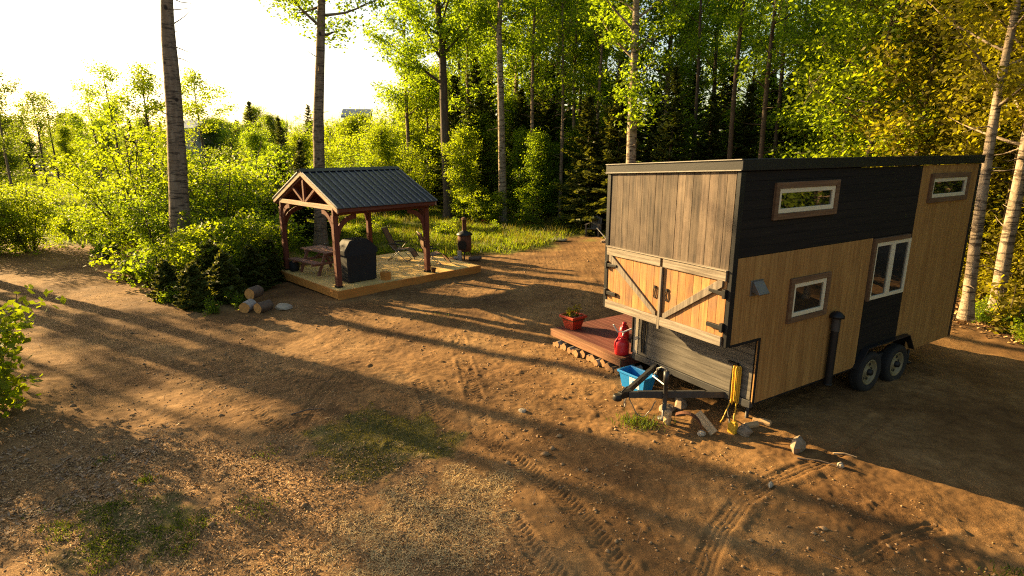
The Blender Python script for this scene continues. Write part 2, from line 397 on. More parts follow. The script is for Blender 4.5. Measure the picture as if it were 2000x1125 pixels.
def softpoly(x, y, poly, soft, seed):
    """1 inside, fading out over soft metres, edge broken up with noise"""
    d, _, _ = seg_dist(x, y, poly + poly[:1]); ins = inpoly(x, y, poly)
    sd = np.where(ins, d, -d) + soft * 1.6 * vnoise(x, y, 1.1 / max(soft, .3), seed) + soft * 0.8 * vnoise(x, y, 3.5 / max(soft, .3), seed + 1)
    return smooth(-soft * .5, soft * .5, sd)
LITTER = gxy((-700, 850), (-50, 880), (200, 838), (420, 850), (560, 890), (640, 880), (800, 905), (900, 960), (1000, 1040), (1010, 1160), (600, 1300), (-700, 1300))
GRASSA = gxy((610, 855), (690, 805), (800, 812), (900, 855), (890, 890), (790, 910), (710, 950), (640, 920))
GRASSB = gxy((130, 990), (250, 970), (370, 1010), (360, 1085), (230, 1110), (140, 1090))
MEADOW = [(-9.5, 24), (-6.5, 21.2), (-3.2, 22.0), (-1.3, 23.0), (0.3, 23.6), (1.6, 25.6), (3.0, 28), (4.8, 29.5), (9, 31), (9, 36), (-2, 39), (-6, 60), (-30, 75), (-90, 95), (-100, 60), (-40, 34), (-26, 27.5), (-21.5, 25.6), (-17.5, 25.2), (-14, 24)]
WOODS = [(4.6, 29.8), (3.0, 31), (-3, 38), (-10, 60), (0, 160), (160, 160), (160, -60), (20, -20), (13.2, 8), (11.8, 14.2), (8, 19), (6.5, 24)]
m_lit = softpoly(fx_, fy_, LITTER, 0.7, 31)
m_gra = np.maximum(softpoly(fx_, fy_, GRASSA, 0.35, 33), softpoly(fx_, fy_, GRASSB, 0.4, 35))
m_mead = np.maximum(softpoly(fx_, fy_, MEADOW, 1.5, 37), smooth(34, 60, np.hypot(fx_ + 5, fy_)))
m_wood = softpoly(fx_, fy_, WOODS, 1.2, 39)
def ground_mat():
    m, nt, b = newmat('dirt_ground'); co = objco(nt)
    n1 = noise(nt, co, 0.55, 6, 0.6); n2 = noise(nt, co, 5.0, 6, 0.7); n3 = noise(nt, co, 38.0, 5, 0.8)
    d = ramp(nt, n1, [(0.30, (0.105, 0.055, 0.022)), (0.5, (0.192, 0.106, 0.041)), (0.68, (0.285, 0.170, 0.072))])
    d = mixc(nt, 0.55, d, ramp(nt, n2, [(0.33, (0.42, 0.39, 0.35)), (0.62, (1.15, 1.12, 1.05))]), 'MULTIPLY')
    smo = math_(nt, 'MULTIPLY', ramp(nt, noise(nt, co, 0.9, 3), [(0.38, (.25, .25, .25)), (0.6, (1, 1, 1))]), 0.6)
    d = mixc(nt, smo, d, ramp(nt, n3, [(0.34, (0.4, 0.36, 0.32)), (0.58, (1.2, 1.18, 1.12))]), 'MULTIPLY')
    pv = nd(nt, "ShaderNodeTexVoronoi", Vector=co, Scale=26.0)
    peb = ramp(nt, pv.outputs[0], [(0.10, (1, 1, 1)), (0.2, (0, 0, 0))])
    gate = ramp(nt, noise(nt, co, 2.2, 3), [(0.52, (0, 0, 0)), (0.62, (1, 1, 1))])
    d = mixc(nt, math_(nt, 'MULTIPLY', math_(nt, 'MULTIPLY', peb, gate), 0.6), d, (0.34, 0.27, 0.19))
    at_ = nd(nt, "ShaderNodeAttribute", {'attribute_name': 'cover'}); sp = nd(nt, "ShaderNodeSeparateColor", Color=at_.outputs[0])
    lit = ramp(nt, noise(nt, co, 60, 3, .8), [(0.3, (0.07, 0.035, 0.013)), (0.5, (0.215, 0.118, 0.048)), (0.72, (0.46, 0.29, 0.125))])
    d = mixc(nt, math_(nt, 'MULTIPLY', sp.outputs[0], 0.9), d, lit)
    gr = ramp(nt, noise(nt, co, 30, 4, .7), [(0.3, (0.045, 0.055, 0.012)), (0.7, (0.13, 0.12, 0.035))])
    d = mixc(nt, math_(nt, 'MULTIPLY', sp.outputs[1], 0.75), d, gr)
    me = ramp(nt, noise(nt, co, 0.9, 6, .7), [(0.3, (0.07, 0.085, 0.016)), (0.55, (0.13, 0.14, 0.02)), (0.75, (0.20, 0.17, 0.05))])
    d = mixc(nt, sp.outputs[2], d, me)
    fl = ramp(nt, noise(nt, co, 7, 6, .75), [(0.3, (0.05, 0.032, 0.018)), (0.6, (0.15, 0.085, 0.04)), (0.75, (0.25, 0.14, 0.06))])
    d = mixc(nt, at_.outputs[3], d, fl)
    nt.links.new(d, b.inputs["Base Color"]); b.inputs["Roughness"].default_value = 0.95; b.inputs["Specular IOR Level"].default_value = 0.15
    h = math_(nt, 'ADD', math_(nt, 'MULTIPLY', n2, 0.8), math_(nt, 'ADD', math_(nt, 'MULTIPLY', n3, 0.35), math_(nt, 'MULTIPLY', peb, 0.12)))
    bump(nt, b, math_(nt, 'MULTIPLY', h, smo), 1.0, 0.045); return m
M['ground'] = ground_mat()
gme = mesh_np("ground", np.stack([fx_, fy_, GZ], 1), GQ, M['ground'], True)
ca = gme.color_attributes.new("cover", 'FLOAT_COLOR', 'POINT')
ca.data.foreach_set("color", np.stack([m_lit, m_gra * (1 - m_mead), m_mead * (1 - m_wood), m_wood], 1).astype(np.float32).ravel())
tag(link("ground", gme), kind='structure')
def gh(x, y): return float(ground_z(np.array([x]), np.array([y]), False)[0])
# ------------------------------------------------------------------ tiny house on wheels
rng = random.Random(5)
HL, HW_, ZB, ZT, OV, ZO = 7.21, 2.55, 0.45, 4.05, 0.748, 1.46
def zroof(v): return 3.89 - 0.13 * v / HW_
house = empty("tiny_house", (HO[0], HO[1], 0), "black and cedar tiny house on a trailer with storage doors in its front overhang", "tiny house", HA)
b = MB()
prof = [(0.02, ZO), (OV, ZO), (OV, ZB), (3.58, ZB), (3.72, 0.70), (5.32, 0.70), (5.46, ZB), (HL - .02, ZB), (HL - .02, 3.75), (0.02, 3.75)]
b.prism(prof, 'y', 0.0, HW_ - 0.0)
core = b.build("wall", M['black_boards'], house)
b = MB()
for a_, c_ in (((-.05, -.06), (HL + .05, HW_ + .06)),):
    u0, v0 = a_; u1, v1 = c_
    vs = [(u, v, zroof(v) + dz) for dz in (0.0, 0.155) for v in (v0, v1) for u in (u0, u1)]
    b.add(vs, [(0, 2, 3, 1), (4, 5, 7, 6), (0, 1, 5, 4), (2, 6, 7, 3), (0, 4, 6, 2), (1, 3, 7, 5)])
roof = b.build("roof", M['black_trim'], house, 0.008)
b = MB(); b.bar((-.062, -.05, zroof(-.05) + .012), (-.062, HW_ + .05, zroof(HW_) + .012), 0.016, 0.014)
b.bar((-.062, -.05, zroof(-.05) + .150), (-.062, HW_ + .05, zroof(HW_) + .150), 0.02, 0.012)
b.build("drip_edge", M['steel_light'], roof)

def vboards(mb, u0, u1, zlo, zhi, w, thick=0.02, gap=0.004, v=0.0, holes=(), jit=0.0015):
    """vertical boards on the near side wall; zlo/zhi may be functions of u; holes are (u0,u1,z0,z1) left open"""
    n = max(1, round((u1 - u0) / w)); s = (u1 - u0) / n
    for i in range(n):
        a, c = u0 + i * s, u0 + (i + 1) * s - gap; m = (a + c) / 2
        lo = zlo(m) if callable(zlo) else zlo; hi = zhi(m) if callable(zhi) else zhi
        spans = [(lo, hi)]
        for h in holes:
            if h[0] < m < h[1]:
                spans = [q for p in spans for q in ((p[0], min(p[1], h[2])), (max(p[0], h[3]), p[1])) if q[1] - q[0] > .02]
        for p in spans: mb.box(a, c, v - thick - rng.random() * jit, v - .0005, p[0], p[1])
def hboards(mb, u0, u1, z0, z1, w, thick=0.02, gap=0.005, v=0.0, holes=(), jit=0.002):
    n = max(1, round((z1 - z0) / w)); s = (z1 - z0) / n
    for i in range(n):
        a, c = z0 + i * s, z0 + (i + 1) * s - gap; m = (a + c) / 2
        spans = [(u0, u1)]
        for h in holes:
            if h[2] < m < h[3]:
                spans = [q for p in spans for q in ((p[0], min(p[1], h[0])), (max(p[0], h[1]), p[1])) if q[1] - q[0] > .02]
        for p in spans: mb.box(p[0], p[1], v - thick - rng.random() * jit, v - .0005, a, c)
W1 = (0.72, 2.287, 3.20, 3.72); W2 = (5.22, 6.76, 3.215, 3.735); W3 = (1.335, 2.375, 1.585, 2.285); W4 = (3.585, 4.86, 1.62, 2.70)
sh = .06
hole = lambda w: (w[0] + sh, w[1] - sh, w[2] + sh, w[3] - sh)
b = MB(); hboards(b, 0.075, 4.895, 2.725, 3.885, 0.13, gap=.0035, holes=[hole(W1)], jit=.001); hboards(b, 3.575, 4.895, 0.72, 2.715, 0.13, holes=[(3.5, 4.87, 1.60, 2.72)])
b.build("black_siding", M['black_boards'], house)
b = MB(); vboards(b, 0.075, 3.565, lambda u: ZO + .01 if u < OV else 0.42, 2.715, 0.092, holes=[hole(W3)])
b.build("cedar_siding", M['cedar'], house)
b = MB(); vboards(b, 4.905, 7.15, lambda u: 0.74 if u < 5.36 else (0.40 if u < 5.6 else .36), 3.885, 0.092, holes=[hole(W2)])
b.build("cedar_siding", M['cedar'], house)
for q in ((-.03, .07, -.032, .03, ZO - .01, 3.885), (7.155, 7.235, -.03, .06, .36, 3.885), (OV - .03, OV + .025, -.026, .0, .42, ZO - .03), (-.03, .05, HW_ - .05, HW_ + .03, ZO - .01, 3.76), (7.16, 7.235, HW_ - .03, HW_ + .03, .36, 3.76)):
    b = MB(); b.box(*q); b.build("corner_board", M['black_trim'], house, 0.004)
b = MB(); b.box(0.072, OV + .02, -.028, -.0, ZO - .03, ZO + .006); b.build("edge_strip", M['black_trim'], house, .003)
b = MB(); b.box(OV + .03, 3.50, -.024, .0, .392, .416); b.build("edge_strip", M['black_trim'], house, .003)
# rear and far walls (seen only from elsewhere)
b = MB()
for i in range(24): b.box(7.195, 7.215, .07 + i * .101, .07 + i * .101 + .097, .42, 3.75)
b.build("rear_siding", M['cedar'], house)
b = MB()
for i in range(34): b.box(.06 + i * .209, .06 + i * .209 + .204, HW_, HW_ + .02, ZO + .01 if i < 3 else .46, 3.74)
b.build("far_siding", M['black_boards'], house)

def window(w, trim, panes=1, sides='lrtb'):
    u0, u1, z0, z1 = w; t = trim
    f = MB()
    if 'l' in sides: f.box(u0, u0 + t, -.062, -.004, z0, z1)
    if 'r' in sides: f.box(u1 - t, u1, -.062, -.004, z0, z1)
    if 't' in sides: f.box(u0 + t + .001, u1 - t - .001, -.060, -.004, z1 - t, z1)
    if 'b' in sides: f.box(u0 + t + .001, u1 - t - .001, -.060, -.004, z0, z0 + t)
    o = f.build("window", M['win_trim'], house, 0.004)
    a0 = u0 + (t if 'l' in sides else 0) + .002; a1 = u1 - (t if 'r' in sides else 0) - .002
    c0 = z0 + (t if 'b' in sides else 0) + .002; c1 = z1 - (t if 't' in sides else 0) - .002
    s = MB(); g = MB(); st = .065; wd = (a1 - a0) / panes
    for i in range(panes):
        p0, p1 = a0 + i * wd + (.002 if i else 0), a0 + (i + 1) * wd
        s.box(p0, p0 + st, -.044, -.0015, c0, c1); s.box(p1 - st, p1, -.044, -.0015, c0, c1)
        s.box(p0 + st + .0005, p1 - st - .0005, -.043, -.0015, c0, c0 + st); s.box(p0 + st + .0005, p1 - st - .0005, -.043, -.0015, c1 - st, c1)
        g.box(p0 + st + .0005, p1 - st - .0005, -.022, -.012, c0 + st + .0005, c1 - st - .0005)
    s.build("sash", M['sash'], o, 0.004); g.build("pane", M['glass'], o)
window(W1, .085); window(W2, .085); window(W3, .085); window(W4, .075, 2, 'lt')

# front of the overhang: weathered boards above, a pair of storage doors below
b = MB(); n = 17; s = 2.45 / n
for i in range(n):
    v = .05 + i * s
    b.box(-.012 - rng.random() * .006, .0195, v, v + s - .006, 2.545, zroof(v) - .002)
b.build("front_siding", M['board_grey'], house)
def door(v0, v1, dirn):
    """dirn +1: hinge edge on the high-v side"""
    b = MB(); n = 8; s = (v1 - v0) / n
    for i in range(n): b.box(-.016 - rng.random() * .004, .0195, v0 + i * s, v0 + (i + 1) * s - .006, ZO + .012, 2.535)
    d = b.build("storage_door", M['door_wood'], house)
    for z0 in (2.40, ZO):
        r = MB(); r.box(-.055, -.021, v0, v1, z0, z0 + .14); r.build("rail", M['rail_wood_y'], d, 0.005)
    hi, lo = (v1 - .05, v0 + .05) if dirn > 0 else (v0 + .05, v1 - .05)
    q = MB(); q.bar((-.040, hi, 2.37), (-.040, lo, ZO + .155), 0.036, 0.095, up=(-1, 0, 0)) if False else q.prism([(hi, 2.395), (hi - dirn * .075, 2.398), (lo, ZO + .205), (lo, ZO + .142), (lo + dirn * .05, ZO + .142), (hi, 2.31)], 'x', -.051, -.022)
    q.build("brace", M['rail_wood_z'], d, 0.004)
    for z in (2.22, 1.735):
        h = MB(); e = v1 if dirn > 0 else v0
        h.prism([(e, z - .03), (e, z + .03), (e - dirn * .26, z + .035), (e - dirn * .26, z - .005)] if z > 2 else [(e, z - .03), (e, z + .03), (e - dirn * .26, z + .03), (e - dirn * .26, z - .03)], 'x', -.068, -.057 if False else -.030)
        h.box(-.078, -.020, e - .025, e + .025, z - .065, z + .065)
        h.build("hinge", M['iron'], d, 0.003)
    h = MB(); c = v0 + .1 if dirn > 0 else v1 - .1
    h.tube([(-.03, c + .045 * math.sin(t) * .8, 1.96 + .085 * math.cos(t)) for t in [k * math.pi / 6 for k in range(13)]], .008, 6, False)
    h.box(-.045, -.017, c - .018, c + .018, 2.035, 2.075); h.build("handle", M['iron'], d)
door(1.265, 2.505, 1); door(.05, 1.215, -1)
b = MB(); b.box(-.058, -.017, 1.217, 1.262, ZO - .06, 2.398); b.build("center_stile", M['rail_wood_z'], house, 0.004)
b = MB(); b.box(-.075, -.012, .04, 2.51, 2.541, 2.556); b.build("ledge", M['rail_wood_y'], house)
# lower front wall under the overhang
b = MB(); n = 7; s = 1.0 / n
for i in range(n): b.box(OV - .022 - rng.random() * .003, OV - .001, .03, 2.42, .462 + i * s, .462 + (i + 1) * s - .005)
b.build("skirt_siding", M['grey_boards'], house)
b = MB(); b.box(OV - .034, OV - .001, 2.43, 2.55, .46, ZO - .003); b.build("skirt_trim", M['slab'], house, .004)
b = MB()
for v in (.06, HW_ - .14): b.box(OV - .05, HL - .02, v, v + .08, .335, .448)
b.box(OV - .052, OV + .03, .0, HW_, .345, .455)
for u in (1.6, 2.8, 6.0, 7.0): b.box(u, u + .06, .145, HW_ - .145, .35, .44)
frame = b.build("trailer_frame", M['steel'], house, .004)
b = MB(); b.bar((OV, 1.95, .395), (-.58, 1.335, .395), .06, .10); b.bar((OV, .45, .395), (-.58, 1.265, .395), .06, .10)
b.bar((OV - .3, .64, .452), (-.46, 1.19, .452), .055, .006)
b.build("drawbar", M['steel'], house, .004)
b = MB(); b.box(-.74, -.50, 1.25, 1.35, .35, .45); b.lathe([(0.0, .43), (.062, .43), (.075, .40), (.075, .34), (.05, .33)], 14, 'z', (-.78, 1.30, 0)); b.bar((-.70, 1.30, .45), (-.58, 1.30, .52), .02, .02)
b.build("coupler", M['iron'], house, .006)
b = MB(); b.lathe([(0, 0), (.10, .0), (.10, .015), (.035, .02), (.035, .62), (.045, .62), (.045, .80), (0, .80)], 12, 'z', (-.12, .93, .0))
jack = b.build("jack", M['steel'], house)
b = MB(); b.tube([(-.12, .93, .81), (-.12, .93, .845), (-.14, 1.02, .845), (-.15, 1.10, .80), (-.15, 1.11, .70)], .012, 6); b.build("crank_handle", M['steel_light'], jack)
for dv in (.05, -.07):
    b = MB(); P = [(-.60 + .03 * k, 1.30 + dv * (1 + k * .5), .36 - .30 * math.sin(math.pi * k / 9)) for k in range(10)]
    for k in range(9):
        p, q = Vector(P[k]), Vector(P[k + 1]); b.tube([p, (p + q) / 2 + Vector((0, .008 * (-1) ** k, 0)), q], .009, 5)
    b.build("safety_chain", M['steel_light'], house)
b = MB(); b.tube([(-.03, .97, .50), (.1, 1.35, .49), (.3, 1.62, .40), (.6, 1.75, .43)], .011, 6); b.build("brake_wire", M['white'], house)
# stovepipe, vent hood
b = MB(); b.lathe([(.062, .36), (.062, 1.28)], 14, 'z', (2.62, -.10, 0)); b.lathe([(.0, .36), (.07, .36), (.07, .33), (0, .33)], 14, 'z', (2.62, -.10, 0)); pipe = b.build("vent_pipe", M['black_trim'], house)
b = MB(); b.lathe([(.068, 1.28), (.068, 1.50)], 14, 'z', (2.62, -.10, 0)); b.build("pipe_collar", M['steel'], pipe)
b = MB(); b.lathe([(0, 1.60), (.05, 1.60), (.115, 1.54), (.115, 1.50), (.07, 1.50)], 16, 'z', (2.62, -.10, 0)); b.build("pipe_cap", M['black_trim'], pipe)
b = MB(); b.prism([(-.021, 2.355), (-.05, 2.355), (-.17, 2.19), (-.16, 2.175), (-.021, 2.20)], 'x', .43, .65); b.prism([(-.021, 2.37), (-.032, 2.37), (-.032, 2.14), (-.021, 2.14)], 'x', .40, .68)
b.build("vent_hood", M['steel_light'], house, .006)
# wheels and fender
for u in (4.02, 5.0):
    zc = .245 if u < 4.5 else .20
    t = MB(); t.lathe([(.235, -.07), (.30, -.10), (.35, -.095), (.372, -.06), (.375, 0), (.372, .07), (.35, .11), (.30, .115), (.235, .09)], 32, 'y', (u, .0, zc))
    for k in range(32):
        a = 2 * math.pi * k / 32; c, s_ = math.cos(a), math.sin(a)
        t.bar((u + c * .374, -.055, zc + s_ * .374), (u + c * .374, .065, zc + s_ * .374), .028, .012, up=(c, 0, s_))
    wh = t.build("wheel", M['tyre'], house)
    r = MB(); r.lathe([(.238, -.075), (.225, -.085), (.205, -.05), (.19, -.01), (.10, -.02), (.085, -.05), (.0, -.05)], 28, 'y', (u, 0, zc)); rm = r.build("rim", M['rim'], wh)
    h = MB(); h.lathe([(.06, -.045), (.055, -.11), (.035, -.125), (0, -.125)], 16, 'y', (u, 0, zc))
    for k in range(8):
        a = 2 * math.pi * k / 8 + .2; h.lathe([(.028, -.022), (.024, -.028), (0, -.028)], 8, 'y', (u + .145 * math.cos(a), -.004, zc + .145 * math.sin(a)))
    h.build("hub", M['iron'], wh)
b = MB(); P = [(3.50, .40), (3.78, .745), (5.24, .745), (5.50, .42)]
for (a, c), (e, f) in zip(P[:-1], P[1:]): b.bar((a, -.02, c), (e, -.02, f), .20, .022)
b.build("fender", M['black_trim'], house, .004)
for u in (1.1, 6.3):
    b = MB(); b.lathe([(0, -.02), (.09, -.02), (.09, .0), (.03, .02), (.03, .345)], 10, 'z', (u, .30, -.06 if u < 2 else -.12)); b.build("stabiliser_jack", M['iron'], house)

# cables on the lower front wall
for k, v in enumerate((2.32, 2.25)):
    b = MB(); b.tube([(OV - .045, v + .012 * math.sin(z * 9 + k * 2), z) for z in [1.44 - i * .07 for i in range(14)]], .013 if k else .017, 6)
    tag(b.build("hanging_cable", M['iron'], None, 0, (HO[0], HO[1], 0), HA), ["black cable running down the grey skirt wall by its white trim", "thinner black cable hanging down the grey skirt wall behind the red can"][k], "cable", "cables on the skirt wall")
b = MB(); r2 = random.Random(3)
for k in range(7):
    v = .20 + .016 * k; u = OV - .05 - .012 * (k % 3); zt = .96 - .01 * (k % 2); zl = .33 + r2.random() * .16
    b.tube([(u, v, zl), (u - .004, v - .004, (zt + zl) / 2), (u, v, zt - .03), (u - .02, v + .008, zt), (u - .03, v + .016, zt - .04), (u - .026, v + .014, .6), (u - .02, v + .012, zl), (u - .01, v + .004, zl - .03), (u, v, zl)], .0105, 6, False)
b.tube([(OV - .06, .22, .40), (OV - .08, .215, .2), (OV - .09, .20, .07), (OV - .16, .22, .03)], .0105, 6)
b.tube([(OV - .06, .30, .45), (OV - .12, .33, .22), (OV - .20, .34, .06), (OV - .26, .33, .03)], .0105, 6)
tag(b.build("extension_cord", M['yellow'], None, 0, (HO[0], HO[1], 0), HA), "yellow extension cord hung in loops on the house corner", "cord")
b = MB(); b.tube([(OV - .06, .34, .98), (OV - .07, .35, .6), (OV - .07, .345, .35), (OV - .13, .30, .16), (OV - .22, .18, .04), (OV - .30, .10, .02)], .014, 7)
b.box(OV - .085, OV - .035, .26, .42, .955, .985)
tag(b.build("power_cable", M['iron'], None, 0, (HO[0], HO[1], 0), HA), "black power cable hanging beside the yellow cord loops", "cable")
b = MB(); b.box(-.045, .045, -.06, .06, 0, .15); b.box(-.03, .03, -.045, .045, .15, .19); b.tube([(0, 0, .18), (.02, .01, .24), (.05, .02, .30)], .012, 6)
g = gp(1431, 838, .03); tag(b.build("cord_connector", M['yellow'], None, .012, (g[0], g[1], gh(g[0], g[1])), .7), "yellow weatherproof connector box at the foot of the cord", "connector")
# ------------------------------------------------------------------ porch deck, cans, planter, bin
porch = empty("porch_deck", hw(0, 0, 0), "low red stained porch deck beside the tiny house", "deck", HA)
b = MB(); u = .60; 
while u < 3.3: b.box(u, u + .134, 2.60, 4.82, .315, .352); u += .14
b.build("deck_boards", M['redwood'], porch, .004)
b = MB(); b.box(.455, .594, 2.60, 4.82, .313, .354); b.box(.46, .495, 2.6, 4.82, .20, .312); b.build("edge_board", M['porch_edge'], porch, .004)
b = MB(); b.box(.50, 3.3, 2.58, 2.615, .20, .312); b.box(.50, 3.3, 4.78, 4.815, .20, .312)
for v in (3.1, 3.7, 4.3): b.box(.50, 3.3, v, v + .04, .205, .312)
b.build("joist", M['redwood'], porch)
def log(mb_r, L, birch=False):
    b = MB(); n = 14; rr = [mb_r * (1 + .06 * math.sin(k * 2.1 + mb_r * 90)) for k in range(n)]
    vs = [(x, rr[k] * math.cos(2 * math.pi * k / n), rr[k] * math.sin(2 * math.pi * k / n)) for x in (0, L) for k in range(n)]
    b.add(vs, [(k, (k + 1) % n, (k + 1) % n + n, k + n) for k in range(n)], True)
    return b.build("firewood_log", M['log_birch'] if birch else M['log_bark'])
def log_faces(o, r, L, mt='log_end'):
    n = 14; rr = [r * .97 * (1 + .06 * math.sin(k * 2.1 + r * 90)) for k in range(n)]
    for x, d in ((-.003, -1), (L + .003, 1)):
        vs = [(x, rr[k] * math.cos(2 * math.pi * k / n), rr[k] * math.sin(2 * math.pi * k / n)) for k in range(n)] + [(x - d * .02, rr[k] * math.cos(2 * math.pi * k / n), rr[k] * math.sin(2 * math.pi * k / n)) for k in range(n)]
        b = MB(); f = tuple(range(n)); b.add(vs, [f if d > 0 else f[::-1]] + [(k, (k + 1) % n, (k + 1) % n + n, k + n) for k in range(n)])
        b.build("cut_face", M[mt], o)
protos = []
for k, r in enumerate((.055, .068, .08)):
    o = log(r, .42 + .03 * k, k == 1); log_faces(o, r, .42 + .03 * k); protos.append((o, r))
used = [False] * 3; v = 2.47; k = 0; rl = random.Random(11)
while v < 4.72:
    i = rl.randrange(3); o, r = protos[i]; v += r
    p = hw(.42 + rl.random() * .07, v, 0); p = (p[0], p[1], gh(p[0], p[1]) + r + (.0 if k % 2 else .02))
    if used[i]: o = copy_thing(o, p, HA + rl.uniform(-.08, .08))
    else: o.location = p; o.rotation_euler = (0, 0, HA); used[i] = True
    tag(o, "firewood log stacked under the front edge of the red porch deck", "log", "firewood logs under the porch")
    v += r + .004; k += 1
def fuel_can(loc, rz, label, spout=True):
    t = empty("fuel_can", loc, label, "fuel can", rz)
    b = MB(); b.lathe([(0, 0), (.12, 0), (.135, .015), (.14, .08), (.14, .19), (.128, .25), (.09, .295), (.045, .31), (.04, .33)], 22)
    b.vs = None
    body = b.build("body", M['red_can'], t); body.scale = (1.0, .72, 1)
    h = MB(); h.tube([(.09, 0, .285), (.07, 0, .345), (.0, 0, .365), (-.075, 0, .345), (-.13, 0, .27), (-.145, 0, .18), (-.13, 0, .10)], .017, 8); h.build("handle", M['red_can'], t)
    c = MB(); c.lathe([(.046, .325), (.046, .36), (.03, .37), (0, .37)], 14); c.build("cap", M['red_can'], t)
    if spout:
        s = MB(); s.tube([(.0, 0, .365), (.01, 0, .40), (.02, .0, .43)], .015, 8); s.tube([(.17, .0, .50), (.02, 0, .445), (-.10, 0, .455), (-.19, 0, .60)], .015, 8); s.build("spout", M['white'], t)
    return t
fuel_can(hw(.66, 2.78, .354), R(8), "bright red fuel can with white spout on the porch edge")
fuel_can(hw(1.30, 3.42, .352), R(60), "dark red fuel can standing back against the house in shade", False)
pl_ = empty("planter", hw(.90, 4.60, .352), "square red planter with withered plants on the porch corner", "planter", HA + .1)
b = MB(); vs = [(sx * w, sy * w, z) for w, z in ((.125, 0), (.185, .26)) for sy in (-1, 1) for sx in (-1, 1)]
b.add(vs, [(0, 2, 3, 1), (0, 1, 5, 4), (2, 6, 7, 3), (0, 4, 6, 2), (1, 3, 7, 5)])
for sx in (-1, 1): b.box(sx * .2 - .018, sx * .2 + .018, -.218, .218, .245, .30); b.box(-.181, .181, sx * .2 - .018, sx * .2 + .018, .245, .30)
b.build("pot", M['red_pot'], pl_, .006)
b = MB(); b.box(-.18, .18, -.18, .18, .20, .27); b.build("soil", M['rust'], pl_)
b = MB(); rp = random.Random(2)
for k in range(16):
    x, y = rp.uniform(-.13, .13), rp.uniform(-.13, .13); h = rp.uniform(.06, .2); x2, y2 = x + rp.uniform(-.08, .08), y + rp.uniform(-.08, .08)
    b.tube([(x, y, .26), (x2, y2, .27 + h)], .006, 5)
    for j in range(4):
        px, py, pz = x2 + rp.uniform(-.06, .06), y2 + rp.uniform(-.06, .06), .26 + h + rp.uniform(-.06, .05); b.add([(px - .035, py, pz), (px, py - .02, pz + .01), (px + .035, py, pz), (px, py + .02, pz + .02)], [(0, 1, 2, 3)])
b.build("withered_plant", M['leaf_gold'], pl_)
# blue recycling bin
bn = empty("recycling_bin", hw(.34, 2.02, .0), "open blue recycling bin with a white recycling emblem", "bin", HA + R(4))
b = MB(); bx_, by_ = .155, .30; wx, wy = .115, .245; H_ = .31; tk = .012
vs = [(sx * a, sy * c, z) for a, c, z in ((wx, wy, 0), (bx_, by_, H_), (bx_ - tk, by_ - tk, H_), (wx - tk, wy - tk, tk)) for sx, sy in ((-1, -1), (1, -1), (1, 1), (-1, 1))]
f = [(3, 2, 1, 0)]
for L0 in (0, 4, 8): f += [(L0 + k, L0 + (k + 1) % 4, L0 + (k + 1) % 4 + 4, L0 + k + 4) for k in range(4)]
f += [(12, 13, 14, 15)]
b.add(vs, f); b.build("tub", M['bin_blue'], bn, .004)
b = MB()
for s_ in (-1, 1): b.box(s_ * (bx_ + .011) - .010, s_ * (bx_ + .011) + .010, -by_ - .02, by_ + .02, H_ - .035, H_ + .004); b.box(-bx_, bx_, s_ * (by_ + .011) - .010, s_ * (by_ + .011) + .010, H_ - .035, H_ + .004)
b.build("rim_band", M['bin_blue'], bn, .004)
b = MB(); sl = (bx_ - wx) / H_
def onface(y, z, off): return (-(wx + sl * z) - off, y, z)
b.add([onface(-.17, .07, .003), onface(-.17, .25, .003), onface(.05, .25, .003), onface(.05, .07, .003), onface(-.17, .07, -.004), onface(-.17, .25, -.004), onface(.05, .25, -.004), onface(.05, .07, -.004)], [(0, 1, 2, 3), (0, 4, 5, 1), (1, 5, 6, 2), (2, 6, 7, 3), (3, 7, 4, 0)])
em = b.build("emblem", M['white'], bn)
b = MB()
for k in range(3):   # three chasing arrows in a triangle
    a0 = math.pi / 2 + k * 2 * math.pi / 3
    def pt(r, a): return (-.06 + r * math.cos(a), .155 + r * math.sin(a))
    A0, A1 = pt(.062, a0 + .25), pt(.062, a0 + 1.55); B0, B1 = pt(.038, a0 + .25), pt(.038, a0 + 1.55)
    T = pt(.05, a0 + 2.05); C0, C1 = pt(.078, a0 + 1.5), pt(.02, a0 + 1.45)
    b.add([onface(*p, .0055) for p in (A0, A1, B1, B0)], [(0, 1, 2, 3)]); b.add([onface(*p, .0055) for p in (C0, T, C1)], [(0, 1, 2)])
b.build("arrow_mark", M['bin_blue'], em)
# ------------------------------------------------------------------ wood scraps and stones by the hitch
def rock(name, loc, r, label, mat, seed, sq=(1, 1, .7), cat="stone", group=None):
    b = MB(); rs = np.random.RandomState(seed); nlat, nlon = 7, 10; vs = []
    for i in range(nlat + 1):
        th = math.pi * i / nlat
        for k in range(nlon):
            ph = 2 * math.pi * k / nlon; d = np.array([math.sin(th) * math.cos(ph), math.sin(th) * math.sin(ph), math.cos(th)])
            w = 1 + .22 * math.sin(d[0] * 2.3 + seed) + .16 * math.sin(d[1] * 3.7 + seed * 2) + .12 * math.sin(d[2] * 4.1 + d[0] * 3 + seed)
            vs.append(d * w * (1 + rs.uniform(-.07, .07)) * r * np.array(sq))
    b.add(vs, [(i * nlon + k, i * nlon + (k + 1) % nlon, (i + 1) * nlon + (k + 1) % nlon, (i + 1) * nlon + k) for i in range(nlat) for k in range(nlon)])
    return tag(b.build(name, mat, None, 0, loc, seed), label, cat, group)
def onground(px, py, dz=0.0):
    g = gp(px, py); z = gh(g[0], g[1]); g = gp(px, py, z); return (g[0], g[1], gh(g[0], g[1]) + dz)
rock("stone", onground(1556, 880, .07), .15, "large rounded brown stone at the edge of the house shadow", M['stone'], 4, (1, .85, .85))
rock("stone", onground(1019, 803, .01), .06, "pale flat stone lying alone on the open dirt", M['slab'], 9, (1.2, .8, .6))
